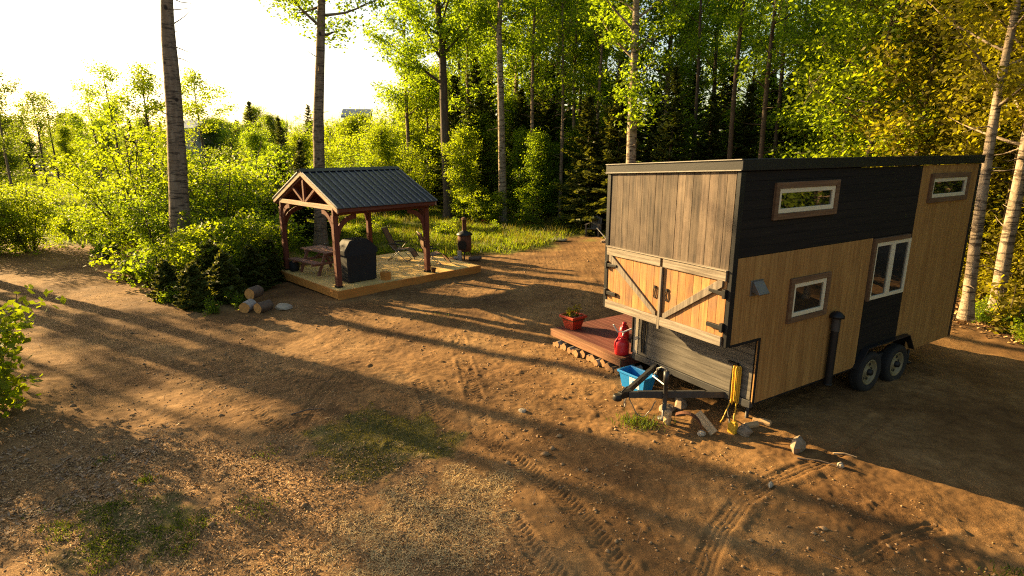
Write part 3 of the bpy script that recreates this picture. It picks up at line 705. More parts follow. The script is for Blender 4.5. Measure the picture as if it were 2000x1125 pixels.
rock("stone", onground(549, 603, .05), .17, "flat grey stone on the dirt beside the cut logs", M['slab'], 6, (1.3, .9, .6))
rock("stone", onground(1368, 850, .03), .06, "small pale stone beside the leaning plank", M['slab'], 12, (1, .9, .9))
rock("stone", onground(1452, 846, .04), .12, "dark stone in the shade behind the yellow connector", M['stone'], 14, (1.3, .9, .6))
rock("stone", onground(1300, 800, .0), .13, "brown rock under the trailer hitch", M['stone'], 15, (1.1, .9, .8))
rock("stone", onground(1330, 790, .0), .16, "wide brown rock under the drawbar beam", M['stone'], 17, (1.3, .9, .6))
rock("stone", onground(1640, 912, .02), .05, "small pale stone on the lit edge beyond the round stone", M['slab'], 19, (1, .8, .9))
rock("stone", onground(1505, 950, .015), .05, "pale stone at the lip of the tyre rut", M['slab'], 23, (1.2, .8, .7))
b = MB(); b.box(-.20, .20, -.065, .065, 0, .03); o = b.build("wood_plank", M['firewood'], None, .005, onground(1378, 838, .10)); o.rotation_euler = (R(50), R(28), R(-62))
tag(o, "short pale plank leaning in the dirt under the drawbar", "plank")
for k, (px, py, rz, sx, L) in enumerate(((1466, 834, .3, 1, .24), (1483, 826, -.5, .8, .20), (1494, 829, -.7, 1.0, .17))):
    b = MB(); b.prism([(-.05, 0), (.05, 0), (.06, .035), (.0, .085 * sx), (-.055, .04)], 'x', -L / 2, L / 2)
    o = b.build("firewood_chunk", M['firewood'], None, .005, onground(px, py, .0), rz)
    tag(o, ["split firewood chunk with a notch, nearest the yellow connector", "long split firewood chunk lying across the top of its heap", "end piece of split firewood nearest the house shadow"][k], "firewood", "firewood scraps by the hitch")
for k, (px, py, rz, L, lab) in enumerate(((1600, 905, -.45, .55, "thin dry stick lying along the shadow edge past the round stone"), (1545, 862, -1.2, .2, "short dry stick leaning on the round stone"), (1650, 890, -.35, .3, "flat splinter of wood beyond the round stone"), (600, 806, .5, .5, "dark forked twig lying on the double tyre track"))):
    b = MB(); b.tube([(-L / 2, 0, .012), (0, .02, .03), (L / 2, -.01, .014)], [.014, .012, .006], 6)
    if k == 3: b.tube([(0, .02, .03), (.12, .10, .03)], [.008, .004], 5)
    o = b.build("stick", M['log_bark'] if k != 2 else M['firewood'], None, 0, onground(px, py), rz); tag(o, lab, "stick")
# half-buried steel hoop under the hitch
b = MB(); P = [(.24 * math.cos(a), 0, .24 * math.sin(a)) for a in [R(-40 + 8 * k) for k in range(22)]]
for (x0, _, z0), (x1, _, z1) in zip(P[:-1], P[1:]): b.bar((x0, 0, z0), (x1, 0, z1), .10, .014, up=(x0, 0, z0))
o = b.build("rusty_hoop", M['rust'], None, 0, onground(1337, 842, .06), R(-18)); tag(o, "half buried curved metal hoop standing under the hitch", "hoop")
b = MB(); b.box(-.035, .035, -.05, .05, 0, .22); o = b.build("wood_block", M['firewood'], None, .006, onground(1302, 828), .5); o.rotation_euler = (.05, .03, .5); tag(o, "upright wooden block standing under the trailer jack", "wood block")
# three cut logs on the dirt
for k, (px, py, dz, rz, r, lab) in enumerate(((504, 612, .13, -2.0, .14, "orange faced cut log lying nearest the pavilion"), (478, 611, .13, -1.6, .145, "white birch log at the left of the three cut logs"), (490, 600, .36, -1.8, .155, "cut log balanced on top of the two others"))):
    o = log(r, .40, k == 1); log_faces(o, r, .40, 'log_orange'); o.name = "cut_log"; o.location = onground(px, py, dz); o.rotation_euler = (0, 0, rz + math.pi); tag(o, lab, "log", "cut logs by the spruce")
# ------------------------------------------------------------------ wooden platform and pavilion
DZ = .265
deck = empty("wooden_platform", (PO[0], PO[1], 0), "pale pine platform deck with orange edge boards under the pavilion", "deck", PA)
b = MB(); v = .02
while v < 4.05: b.box(0.02, 5.25, v, v + .134, DZ - .035, DZ); v += .139
b.build("deck_boards", M['deckwood'], deck, .003)
b = MB(); b.box(-.02, 5.29, -.02, .017, .0, DZ - .003); b.box(-.02, .017, .018, 4.08, .03, DZ - .003); b.box(5.253, 5.29, .018, 4.08, .03, DZ - .003); b.box(-.02, 5.29, 4.082, 4.12, .03, DZ - .003)
b.build("edge_board", M['fascia'], deck, .004)
b = MB()
for k in range(6): b.box(.3 + k * .9, .38 + k * .9, .03, 4.06, -.05, DZ - .04)
b.build("joist", M['log_bark'], deck)
pav = empty("pavilion", (PO[0], PO[1], 0), "red brown timber pavilion with a dark ribbed metal gable roof", "pavilion", PA)
PU0, PU1, PV0, PV1 = .24, 3.36, .39, 3.88; PVC = (PV0 + PV1) / 2
for u in (PU0, PU1):
    for v in (PV0, PV1):
        b = MB(); b.box(u - .075, u + .075, v - .075, v + .075, DZ, 2.33); o = b.build("post", M['post_red'], pav, .008)
        b = MB(); b.box(u - .09, u + .09, v - .09, v + .09, DZ + .001, DZ + .05); b.build("post_foot", M['iron'], o, .004)
def arc_brace(p, d, r=.62, w=.07, h=.13):
    b = MB(); P = []
    for k in range(9):
        a = math.pi / 2 * k / 8
        P.append((p[0] + d[0] * (r * (1 - math.cos(a)) + .05), p[1] + d[1] * (r * (1 - math.cos(a)) + .05), p[2] - r + r * math.sin(a)))
    up = (d[1], d[0], 0)
    side = Vector((-d[1], d[0], 0)) * w / 2; vs = []
    for k, q in enumerate(P):
        a = math.pi / 2 * k / 8; nrm = Vector((d[0] * math.cos(a), d[1] * math.cos(a), -math.sin(a)))  # towards the opening
        for s1, s2 in ((-1, -1), (1, -1), (1, 1), (-1, 1)): vs.append(Vector(q) + side * s1 + nrm * (h / 2) * s2)
    n = len(P); f = [(i * 4 + k, i * 4 + (k + 1) % 4, (i + 1) * 4 + (k + 1) % 4, (i + 1) * 4 + k) for i in range(n - 1) for k in range(4)] + [(3, 2, 1, 0), tuple((n - 1) * 4 + k for k in range(4))]
    b.add(vs, f); return b.build("brace", M['post_red'], pav, .004)
for u, du in ((PU0, 1), (PU1, -1)):
    for v, dv in ((PV0, 1), (PV1, -1)):
        arc_brace((u + du * .0, v, 2.27), (du, 0)); arc_brace((u, v, 2.40), (0, dv))
for v in (PV0, PV1):
    b = MB(); b.box(.19, 3.47, v - .05, v + .05, 2.33, 2.472); b.build("beam", M['beam_red'], pav, .006)
RZ, EZ, EV = 3.53, 2.60, .06
slope = (RZ - EZ) / (PVC - EV)
for u, mt in ((.235, M['pale_beam']), (3.42, M['post_red'])):
    b = MB(); b.box(u - .05, u + .05, PVC - 1.78, PVC + 1.78, 2.473, 2.60); o = b.build("tie_beam", mt, pav, .006)
    b = MB()
    for s in (-1, 1): b.bar((u, PVC - s * .01, RZ - .15), (u, PVC - s * (PVC - EV), EZ - .145), .09, .14, up=(0, s, 1))
    b.build("rafter", M['post_red'], pav, .005)
    b = MB(); b.box(u - .04, u + .04, PVC - .05, PVC + .05, 2.602, RZ - .20); b.build("king_post", M['post_red'], pav, .005)
    for s in (-1, 1): b = MB(); b.bar((u, PVC + s * .08, 2.605), (u, PVC + s * .72, RZ - .22 - .72 * slope), .08, .075); b.build("strut", M['post_red'], pav, .005)
# fascia boards up the gables
for u, mt in ((.165, M['pale_beam']), (3.495, M['pale_beam'])):
    for s in (-1, 1):
        b = MB(); b.prism([(PVC, RZ - .01), (PVC, RZ - .16), (PVC + s * (PVC - EV + .05), EZ - .175), (PVC + s * (PVC - EV + .05), EZ - .03)], 'x', u - .018, u + .018); b.build("gable_board", mt, pav, .004)
for s in (-1, 1):
    v = PVC + s * (PVC - EV + .03); b = MB(); b.box(.184, 3.476, v - .018, v + .018, EZ - .16, EZ - .035); b.build("eave_board", M['beam_red'], pav, .004)
def slope_pt(s, d, off): # d: distance from the ridge across v
    return PVC + s * d, RZ - slope * d + off
for s in (-1, 1):
    D = PVC - EV + .09; b = MB()
    v0, z0 = slope_pt(s, 0.0, .0); v1, z1 = slope_pt(s, D, 0.0)
    u0, u1 = .13, 3.53; prof = []; n = 16; st = (u1 - u0) / n
    for k in range(n):
        a = u0 + k * st
        prof += [(a, 0), (a + st * .5, 0)]
    prof.append((u1, 0)); m = len(prof)
    vs = [(u, v0, z0 + h) for u, h in prof] + [(u, v1, z1 + h) for u, h in prof] + [(u, v0, z0 - .012) for u, h in prof] + [(u, v1, z1 - .012) for u, h in prof]
    f = [(k, k + 1, k + 1 + m, k + m) for k in range(m - 1)] + [(k + 2 * m, k + 3 * m, k + 1 + 3 * m, k + 1 + 2 * m) for k in range(m - 1)] + [(k + m, k + 1 + m, k + 1 + 3 * m, k + 3 * m) for k in range(m - 1)] + [(0, m, 3 * m, 2 * m), (m - 1, 3 * m - 1, 4 * m - 1, 2 * m - 1)]
    b.add(vs, f); rf = b.build("roof", M['roof_metal'], pav)
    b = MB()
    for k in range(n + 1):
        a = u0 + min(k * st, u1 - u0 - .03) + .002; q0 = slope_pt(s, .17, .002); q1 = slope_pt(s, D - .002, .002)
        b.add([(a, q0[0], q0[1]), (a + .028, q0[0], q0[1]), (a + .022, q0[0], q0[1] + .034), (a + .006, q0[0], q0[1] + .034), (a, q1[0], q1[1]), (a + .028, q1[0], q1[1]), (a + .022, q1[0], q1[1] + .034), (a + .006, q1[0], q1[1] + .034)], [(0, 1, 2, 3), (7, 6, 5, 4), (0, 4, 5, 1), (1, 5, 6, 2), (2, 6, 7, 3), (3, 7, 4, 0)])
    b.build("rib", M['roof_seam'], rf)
    b = MB(); va, za = slope_pt(s, .05, -.016); vb, zb = slope_pt(s, D - .03, -.016)
    b.add([(.186, va, za), (3.474, va, za), (3.474, vb, zb), (.186, vb, zb), (.186, va, za - .018), (3.474, va, za - .018), (3.474, vb, zb - .018), (.186, vb, zb - .018)], [(0, 1, 2, 3), (7, 6, 5, 4), (0, 4, 5, 1), (1, 5, 6, 2), (2, 6, 7, 3), (3, 7, 4, 0)]); b.build("sheathing", M['beam_red'], rf)
b = MB(); b.prism([(PVC - .16, RZ - .16 * slope + .034), (PVC, RZ + .045), (PVC + .16, RZ - .16 * slope + .034), (PVC + .16, RZ - .16 * slope + .024), (PVC, RZ + .033), (PVC - .16, RZ - .16 * slope + .024)], 'x', .11, 3.55); b.build("ridge_cap", M['roof_metal'], pav)

# ------------------------------------------------------------------ furniture on the platform
pt_ = empty("picnic_table", pw(1.02, 2.78, DZ), "brown picnic table with attached benches under the pavilion", "picnic table", PA + R(6))
b = MB()
for k in range(5): b.box(-.375 + k * .152, -.231 + k * .152, -.78, .78, .70, .738)
b.build("tabletop", M['picnic'], pt_, .005)
for s in (-1, 1):
    b = MB()
    for k in range(2): b.box(s * .68 - .14 + k * .145, s * .68 - .003 + k * .145, -.78, .78, .42, .457)
    b.build("bench", M['picnic'], pt_, .005)
    b = MB(); b.box(-.36, .36, s * .55 - .02, s * .55 + .02, .61, .699); b.box(-.80, .80, s * .55 - .02, s * .55 + .02, .335, .419); b.build("crossbar", M['picnic'], pt_, .004)
    for q in (-1, 1):
        b = MB(); b.bar((q * .26, s * .508, .69), (q * .56, s * .508, .0), .04, .10, up=(1, 0, 0)); b.build("leg", M['picnic'], pt_, .004)
    b = MB(); b.bar((0, s * .06, .69), (0, s * .53, .38), .08, .04, up=(1, 0, 0)); b.build("brace", M['picnic'], pt_, .004)
b = MB(); b.lathe([(0, 0), (.035, 0), (.035, .015), (.012, .02), (.012, .11), (.045, .125), (.045, .15), (0, .16)], 12); p = pw(1.15, 2.86, DZ + .738)
tag(b.build("table_lantern", M['steel_light'], None, 0, p), "small pale lantern standing on the picnic table", "lantern")
b = MB(); b.lathe([(0, .0), (.12, 0), (.15, .03), (.17, .25), (.13, .33), (.05, .35), (0, .35)], 14); p = pw(.33, 3.52, DZ)
tag(b.build("dark_bag", M['cover'], None, 0, p), "dark lumpy bag on the deck at the far end of the picnic table", "bag")
# grill under a black fabric cover
gr = empty("covered_grill", pw(1.14, .92, DZ), "gas grill under a black fabric cover by the front post", "grill", PA)
b = MB(); sil = [(-.46, .03), (-.49, .45), (-.50, .82), (-.55, .84), (-.56, .98), (-.33, 1.235), (-.28, 1.265), (.24, 1.265), (.30, 1.24), (.57, .96), (.555, .86), (.50, .82), (.48, .45), (.46, .03)]
vs = []; N = len(sil); rows = [(-.34, .94), (-.32, 1.0), (0, 1.01), (.26, 1.0), (.30, .92)]
rg = random.Random(8)
for y, k in rows:
    for (x, z) in sil:
        yy = y + (.06 if (z > 1.1 and y < -.2) else (-.06 if (z > 1.1 and y > .2) else 0))
        vs.append((x * (k if abs(y) > .29 else 1) + rg.uniform(-.008, .008), yy + rg.uniform(-.012, .012), z * (1 if z < 1 else (k if abs(y) > .31 else 1))))
f = [(i * N + k, i * N + k + 1, (i + 1) * N + k + 1, (i + 1) * N + k) for i in range(len(rows) - 1) for k in range(N - 1)]
f += [tuple(range(N - 1, -1, -1)), tuple((len(rows) - 1) * N + k for k in range(N))]
b.add(vs, f); b.build("cover", M['cover'], gr, .008)
for sx in (-1, 1):
    b = MB(); b.lathe([(0, -.02), (.06, -.02), (.06, .02), (0, .02)], 14, 'y', (sx * .38, -.26, .06)); b.build("wheel", M['iron'], gr)
b = MB(); b.box(-.10, .10, -.13, .13, 0, .24); b.box(-.09, .09, -.12, .12, .24, .245)
tag(b.build("wooden_box", M['fascia'], None, .006, pw(1.76, .34, DZ), PA + .1), "small wooden box on the deck beside the covered grill", "box")
b = MB(); b.lathe([(0, 0), (.055, 0), (.075, .13), (.085, .13), (.085, .155), (.07, .155), (.06, .12), (0, .12)], 16)
tag(b.build("plant_pot", M['rust'], None, 0, pw(3.42, .14, DZ)), "small brown plant pot at the foot of the front right post", "pot")
def recliner(loc, rz, label, back):
    t = empty("recliner_chair", loc, label, "chair", rz, "folding recliners on the platform")
    bx, bz = (-.36, 1.14) if back else (-.20, 1.12)
    w = .27
    def panel(P, name):
        b = MB(); vs = []
        for (x, z) in P:
            for s in (-1, 1): vs.append((x, s * (w - .02), z))
        n = len(P); off = [(x - .004, y, z - .012) for x, y, z in vs]
        b.add(vs + off, [(2 * i, 2 * i + 1, 2 * i + 3, 2 * i + 2) for i in range(n - 1)] + [(2 * n + 2 * i, 2 * n + 2 * i + 2, 2 * n + 2 * i + 3, 2 * n + 2 * i + 1) for i in range(n - 1)]); return b.build(name, M['mesh_brown'], t)
    panel([(0.0, .40), (bx * .5, .40 + (bz - .40) * .48), (bx, bz)], "backrest")
    panel([(.02, .40), (.22, .385), (.46, .43)], "seat")
    panel([(.48, .43), (.62, .36), (.82, .08)] if not back else [(.48, .43), (.64, .34), (.76, .14)], "leg_rest")
    for s in (-1, 1):
        y = s * w
        b = MB(); b.tube([(bx - .01, y, bz + .02), (bx * .5, y, .40 + (bz - .40) * .5), (0, y, .39), (.22, y, .375), (.47, y, .42), (.63, y, .35), (.80, y, .08)], .013, 7); b.build("side_rail", M['iron'], t)
        b = MB(); b.tube([(-.22, y * 1.08, .0), (.10, y * 1.08, .30), (.30, y * 1.08, .56)], .013, 7); b.build("leg", M['alu'], t)
        b = MB(); b.tube([(.50, y * 1.1, .0), (.18, y * 1.1, .32), (-.10, y * 1.1, .60)], .013, 7); b.build("leg", M['alu'], t)
        b = MB(); b.tube([(-.14, y * 1.12, .61), (.10, y * 1.14, .63), (.36, y * 1.12, .585)], [.018, .026, .02], 8); b.build("armrest", M['iron'], t)
    for x, z in ((bx - .01, bz + .02), (-.22, .012), (.50, .012)):
        b = MB(); b.tube([(x, -w * 1.08, z), (x, w * 1.08, z)], .0125, 7); b.build("crossbar", M['alu'], t)
recliner(pw(3.75, 2.85, DZ), R(-6), "folding recliner with its back tilted, nearest the meadow", True)
recliner(pw(3.90, 1.2, DZ), R(26), "folding recliner standing half behind the front right post", False)
# chiminea with firewood around its base
cx, cy, cz = gp(908, 507); cz = gh(cx, cy)
ch = empty("chiminea", (cx, cy, cz), "rusty cast iron chiminea with a tall flue by the platform", "chiminea")
b = MB(); b.lathe([(.20, .30), (.25, .36), (.265, .55), (.26, .80), (.24, .95)], 20); b.build("body", M['rust'], ch)
b = MB(); b.lathe([(.30, .93), (.305, .96), (.22, 1.03), (.10, 1.08), (.085, 1.10)], 20); b.build("lid", M['iron'], ch)
b = MB(); b.lathe([(.085, 1.08), (.08, 1.48), (.10, 1.49), (.10, 1.52), (.07, 1.52)], 16); b.lathe([(.0, 1.60), (.02, 1.6), (.12, 1.56), (.12, 1.555), (0, 1.555)], 14); b.build("flue", M['rust'], ch)
b = MB(); b.prism([(-.15, .42), (.15, .42), (.16, .62), (.10, .74), (-.10, .74), (-.16, .62)], 'y', -.275, -.2); o = b.build("mouth", M['iron'], ch); o.rotation_euler = (0, 0, R(-15))
for k in range(3):
    a = R(30 + 120 * k); b = MB(); b.tube([(.18 * math.cos(a), .18 * math.sin(a), .34), (.26 * math.cos(a), .26 * math.sin(a), .15), (.25 * math.cos(a), .25 * math.sin(a), 0)], [.03, .028, .025], 7); b.build("leg", M['iron'], ch)
for k, (dx, dy, rz, r, L, up, lab) in enumerate(((-.42, -.28, .5, .07, .35, 0, "pale firewood log lying at the left foot of the chiminea"), (-.16, -.42, 1.3, .075, .4, 1, "pale log standing upright in front of the chiminea"), (.18, -.42, .1, .08, .4, 0, "dark firewood log lying right of the chiminea"), (.30, -.20, .3, .07, .35, 0, "firewood log behind the dark log by the chiminea"))):
    o = log(r, L, k < 2); log_faces(o, r, L); o.location = (cx + dx, cy + dy, cz + (0 if up else r)); o.rotation_euler = (0, -math.pi / 2 if up else 0, rz); tag(o, lab, "log", "firewood by the chiminea")
# far chair, slab, small pot at the forest edge
ax_, ay_ = gp(1160, 461)[:2]; az_ = gh(ax_, ay_)
ad = empty("adirondack_chair", (ax_, ay_, az_), "dark grey plastic garden chair at the forest edge", "chair", R(-25))
b = MB()
for k in range(5): b.prism([(-.26 + k * .107, 0), (-.26 + k * .107 + .095, 0), (-.26 + k * .107 + .095, .62 + .05 * (2 - abs(k - 2))), (-.26 + k * .107, .62 + .05 * (2 - abs(k - 2)))], 'y', 0, .025)
o = b.build("backrest", M['adir'], ad, .006); o.location = (0, .22, .26); o.rotation_euler = (R(-20), 0, 0)
b = MB(); b.bar((0, -.32, .38), (0, .24, .25), .54, .03); b.build("seat", M['adir'], ad, .006)
for s in (-1, 1):
    b = MB(); b.box(s * .32 - .06, s * .32 + .06, -.36, .34, .56, .585); b.build("armrest", M['adir'], ad, .006)
    b = MB(); b.box(s * .31 - .035, s * .31 + .035, -.33, -.27, 0, .559); b.build("leg", M['adir'], ad, .005)
    b = MB(); b.bar((s * .29, .42, .0), (s * .29, .20, .555), .04, .07); b.build("leg", M['adir'], ad, .005)
b = MB(); b.tube([(0, 0, 0), (.5, .1, .55)], .02, 6); g = gp(1182, 470); o = b.build("pale_pole", M['white'], None, 0, (g[0] + .1, g[1], gh(g[0], g[1]))); tag(o, "pale thin pole leaning beside the dark garden chair", "pole"); o.rotation_euler = (0, 0, 2.6)
rock("stone_slab", onground(1085, 470, .06), .42, "pale flat stone slab on the dirt by the meadow", M['slab'], 31, (1.0, .6, .22), "stone")
rock("stone", onground(1180, 474, .05), .12, "brown stone half hidden by the house near the garden chair", M['stone'], 33)
b = MB(); b.lathe([(0, 0), (.15, 0), (.2, .3), (.22, .3), (.22, .34), (.17, .34), (0, .3)], 14); p = onground(947, 441); tag(b.build("flower_pot", M['red_pot'], None, 0, p), "small reddish flower pot in the weeds left of the birch trunk", "pot")
# far buildings and road beyond the meadow
def far_house(px, pyr, Y, w, d, h, label, rz):
    p = at(px, pyr, Y); zr = p[2]
    t = empty("far_house", (p[0], Y, 0), label, "house", rz)
    b = MB(); b.box(-w / 2, w / 2, -d / 2, d / 2, -1, zr - h); b.build("wall", M['housewall'], t)
    b = MB(); b.prism([(-d / 2 - .4, zr - h - .15), (0, zr), (d / 2 + .4, zr - h - .15), (d / 2 + .4, zr - h - .4), (0, zr - .28), (-d / 2 - .4, zr - h - .4)], 'x', -w / 2 - .4, w / 2 + .4); b.build("roof", M['ridge'], t)
far_house(697, 213, 92, 3.4, 4, 1.0, "distant house with a blue grey roof above the treetops", R(8))
far_house(385, 233, 78, 2.4, 5, 1.0, "distant house with a dark blue roof behind the left trunk", R(-10))
x = np.array([-140, -104, -88, -78, -60.]); y = np.array([116, 118, 117, 119, 126.])
V = np.concatenate([np.stack([x, y - 3, ground_z(x, y - 3) + .35], 1), np.stack([x, y + 4, ground_z(x, y + 4) + .55], 1)]); Q = np.array([[k, k + 1, k + 6, k + 5] for k in range(4)])
tag(link("gravel_road", mesh_np("gravel_road", V, Q, M['road'])), kind='structure')
# ------------------------------------------------------------------ trees: generators
def unit(v): return v / (np.linalg.norm(v, axis=-1, keepdims=True) + 1e-9)
def tube_np(P, r, n=6):
    P = np.asarray(P, float); r = np.asarray(r, float); T = unit(np.gradient(P, axis=0))
    ref = np.array([0.31, 0.95, 0.05]) if abs(T[0][2]) > .6 else np.array([0, 0, 1.0])
    A = unit(np.cross(T, ref)); B = np.cross(T, A); a = np.arange(n) * 2 * np.pi / n
    V = P[:, None] + (A[:, None] * np.cos(a)[None, :, None] + B[:, None] * np.sin(a)[None, :, None]) * r[:, None, None]
    m = len(P); i = np.arange(m - 1)[:, None] * n; k = np.arange(n)[None]
    Q = np.stack([i + k, i + (k + 1) % n, i + n + (k + 1) % n, i + n + k], -1).reshape(-1, 4)
    return V.reshape(-1, 3), Q
def leaves_np(C, size, rs, up=0.35, asp=0.62, dirs=None):
    n = len(C); a = unit(rs.normal(size=(n, 3)) + np.array([0, 0, -0.25])) if dirs is None else dirs
    q = rs.normal(size=(n, 3)); q[:, 2] += 0
    nrm = unit(np.cross(a, q)); b = np.cross(nrm, a)
    if up:
        # lean the leaf faces a little towards the sky
        nn = unit(nrm * np.sign(nrm[:, 2:3] + 1e-6) + np.array([0, 0, up])); b = unit(np.cross(nn, a)); a = unit(np.cross(b, nn))
    s = size * rs.uniform(.65, 1.3, (n, 1)); L = a * s / 2; W = b * s * asp / 2
    V = np.stack([C - L, C + W * 1.0 - L * .1, C + L, C - W - L * .1], 1).reshape(-1, 3)
    return V, np.arange(4 * n).reshape(n, 4)
def limb(p0, d0, L, rs, n=6, curve=0.25, wob=0.08):
    P = [np.array(p0, float)]; d = unit(np.array(d0, float))
    for i in range(n):
        d = unit(d + np.array([0, 0, curve / n]) + rs.normal(size=3) * wob); P.append(P[-1] + d * L / n)
    return np.array(P)
def deciduous(seed, H, r0, cb, cr, nlimb=16, ncl=150, lpc=60, ls=.13, path=None, spread=.36, elev=(25, 60), low=0.0, trunk_n=10, forks=0, shape=1.0, extra=()):
    """trunk + limbs in one quad mesh, leaf clumps in another; path: optional own trunk line"""
    rs = np.random.RandomState(seed); W = []; C = []
    if path is None:
        n = 14; z = np.linspace(0, H, n); ph = rs.rand(2) * 6
        P = np.stack([.012 * H * np.sin(z / H * 4 + ph[0]) * z / H, .012 * H * np.sin(z / H * 5 + ph[1]) * z / H, z], 1)
    else: P = np.asarray(path, float)
    zz = P[:, 2]; H = zz[-1]; rad = r0 * np.clip(1 - zz / H, .03, 1) ** .62; pass
    fine = np.linspace(0, 1, 40); idx = np.linspace(0, 1, len(P)); PF = np.stack([np.interp(fine, idx, P[:, k]) for k in range(3)], 1); RF = np.interp(fine, idx, rad); RF[0] *= 1.4; RF[1] *= 1.12
    for k in range(5): PF[2:-2, :2] = (PF[1:-3, :2] + 2 * PF[2:-2, :2] + PF[3:-1, :2]) / 4
    knot = 1 + .07 * rs.rand(40) * (rs.rand(40) > .6); W.append(tube_np(PF, RF * knot, trunk_n))
    def trunk_at(z): return np.array([np.interp(z, PF[:, 2], PF[:, k]) for k in range(3)]), np.interp(z, PF[:, 2], RF)
    az = rs.rand() * 6
    for i in range(nlimb):
        t = (i + rs.rand() * .8) / nlimb; z0 = cb + (H * .96 - cb) * t; p, r = trunk_at(z0); az += 2.4 + rs.normal() * .3
        prof = (math.sin(math.pi * (.18 + .78 * t)) ** shape); L = cr * prof * rs.uniform(.5, 1.35) + .25
        e = R(rs.uniform(*elev)) * (.7 + .5 * t); d = np.array([math.cos(az) * math.cos(e), math.sin(az) * math.cos(e), math.sin(e)])
        l = limb(p, d, L, rs); W.append(tube_np(l, np.linspace(max(r * .42, .018), .006, len(l)), 5))
        m = max(2, int(ncl / nlimb * (.45 + prof)))
        for j in range(m):
            s = rs.uniform(.28, 1.0) ** .8; q = l[min(int(s * (len(l) - 1)), len(l) - 2)] ; q = q + (l[-1] - l[-2]) * rs.rand()
            side = unit(rs.normal(size=3) + np.array([0, 0, .3])) * cr * .22 * rs.uniform(.3, 1.2); c = q + side
            if rs.rand() < .5: W.append(tube_np(np.array([q, (q + c) / 2 + rs.normal(size=3) * .03, c]), np.array([.012, .009, .004]), 4))
            C.append(c)
    for j in range(int(6 + cb * 1.2)):
        z0 = rs.uniform(.12 * cb, cb * 1.05); p, r = trunk_at(z0); a_ = rs.rand() * 6.28; L = rs.uniform(.12, .9) * (.4 + .6 * z0 / cb)
        l = limb(p, (math.cos(a_), math.sin(a_), rs.uniform(-.15, .5)), L + r, rs, 4, -.1, .16); W.append(tube_np(l, np.linspace(.022, .005, len(l)), 4))
    for (p, d, L, r) in extra:
        l = limb(p, d, L, rs, 8, .5, .09); W.append(tube_np(l, np.linspace(r, .012, len(l)), 6))
        for j in range(int(16 * L / 2)):
            s = rs.uniform(.4, 1); q = l[int(s * (len(l) - 1))]; C.append(q + rs.normal(size=3) * .35)
    for j in range(max(3, ncl // 45)):
        t = rs.rand(); p, r = trunk_at(H * (.80 + .21 * t)); C.append(p + rs.normal(size=3) * np.array([.5, .5, .3]) * cr * .25 * (1.05 - t))
    C = np.array(C)
    n = rs.poisson(lpc, len(C)) + 4; idx = np.repeat(np.arange(len(C)), n)
    sp = spread * rs.uniform(.6, 1.35, len(C))
    G = rs.normal(size=(len(idx), 3)); G = G / (np.linalg.norm(G, axis=1, keepdims=True) ** .45)
    pts = C[idx] + G * (sp[idx][:, None] * np.array([1, 1, .62]))
    return join_np(W), leaves_np(pts, ls, rs)
def spruce(seed, H, Rb, r0, cb=.25, dens=1.0, ns=.30):
    rs = np.random.RandomState(seed); W = []; z = np.linspace(0, H, 12)
    P = np.stack([.01 * H * np.sin(z * .7 + seed), .01 * H * np.sin(z * .5 + seed * 2), z], 1); W.append(tube_np(P, r0 * np.clip(1 - z / H, .03, 1), 8))
    C, D, S = [], [], []
    zz = cb
    while zz < H * .985:
        t = zz / H; nb = rs.randint(5, 9); L0 = Rb * (1 - t) ** .8 + .08; a0 = rs.rand() * 6
        for k in range(nb):
            az = a0 + k * 2 * math.pi / nb + rs.normal() * .2; L = L0 * rs.uniform(.55, 1.15); sl = -.35 + .75 * t + rs.normal() * .08
            base = np.array([0, 0, zz + rs.normal() * .08]); base[:2] = [np.interp(zz, z, P[:, 0]), np.interp(zz, z, P[:, 1])]
            dr = np.array([math.cos(az), math.sin(az), 0]); pd = np.array([-math.sin(az), math.cos(az), 0])
            s = np.linspace(.12, 1, max(3, int(L / .085 * dens)))
            line = base + dr * (s * L)[:, None] + np.array([0, 0, 1.0]) * (sl * s * L + .16 * L * s ** 2.2)[:, None]
            if L > .5: W.append(tube_np(line[[0, len(s) // 2, -1]], np.array([.016, .01, .004]), 4))
            for sg in (-1, 1):
                w = (.42 * L * (1 - s) ** .7 + .10) * rs.uniform(.6, 1.15, len(s)); d = dr * .75 + pd * sg * 1.0 + np.array([0, 0, -.18]); d = unit(d + rs.normal(size=(len(s), 3)) * .13)
                C.append(line + d * (w / 2)[:, None]); D.append(d); S.append(w)
            C.append(line + rs.normal(size=line.shape) * .02); D.append(unit(np.tile(dr + np.array([0, 0, sl]), (len(s), 1)) + rs.normal(size=line.shape) * .2)); S.append(np.full(len(s), ns * .6))
        zz += (.20 + .16 * (1 - t)) * (H / 8) ** .4 / dens ** .5
    C, D, S = np.concatenate(C), np.concatenate(D), np.concatenate(S); n = len(C)
    out = []
    for rep in range(2):
        q = rs.normal(size=(n, 3)) * .55 + np.array([0, 0, 1.0]); b = unit(np.cross(D, q)); L = D * (S / 2)[:, None] * 1.1; Wd = b * (.06 + .06 * rs.rand(n))[:, None]
        o = rs.normal(size=(n, 3)) * .02
        V = np.stack([C + o - L, C + o + Wd - L * .1, C + o + L, C + o - Wd - L * .1], 1).reshape(-1, 3); out.append((V, np.arange(4 * n).reshape(n, 4)))
    return join_np(W), join_np(out)
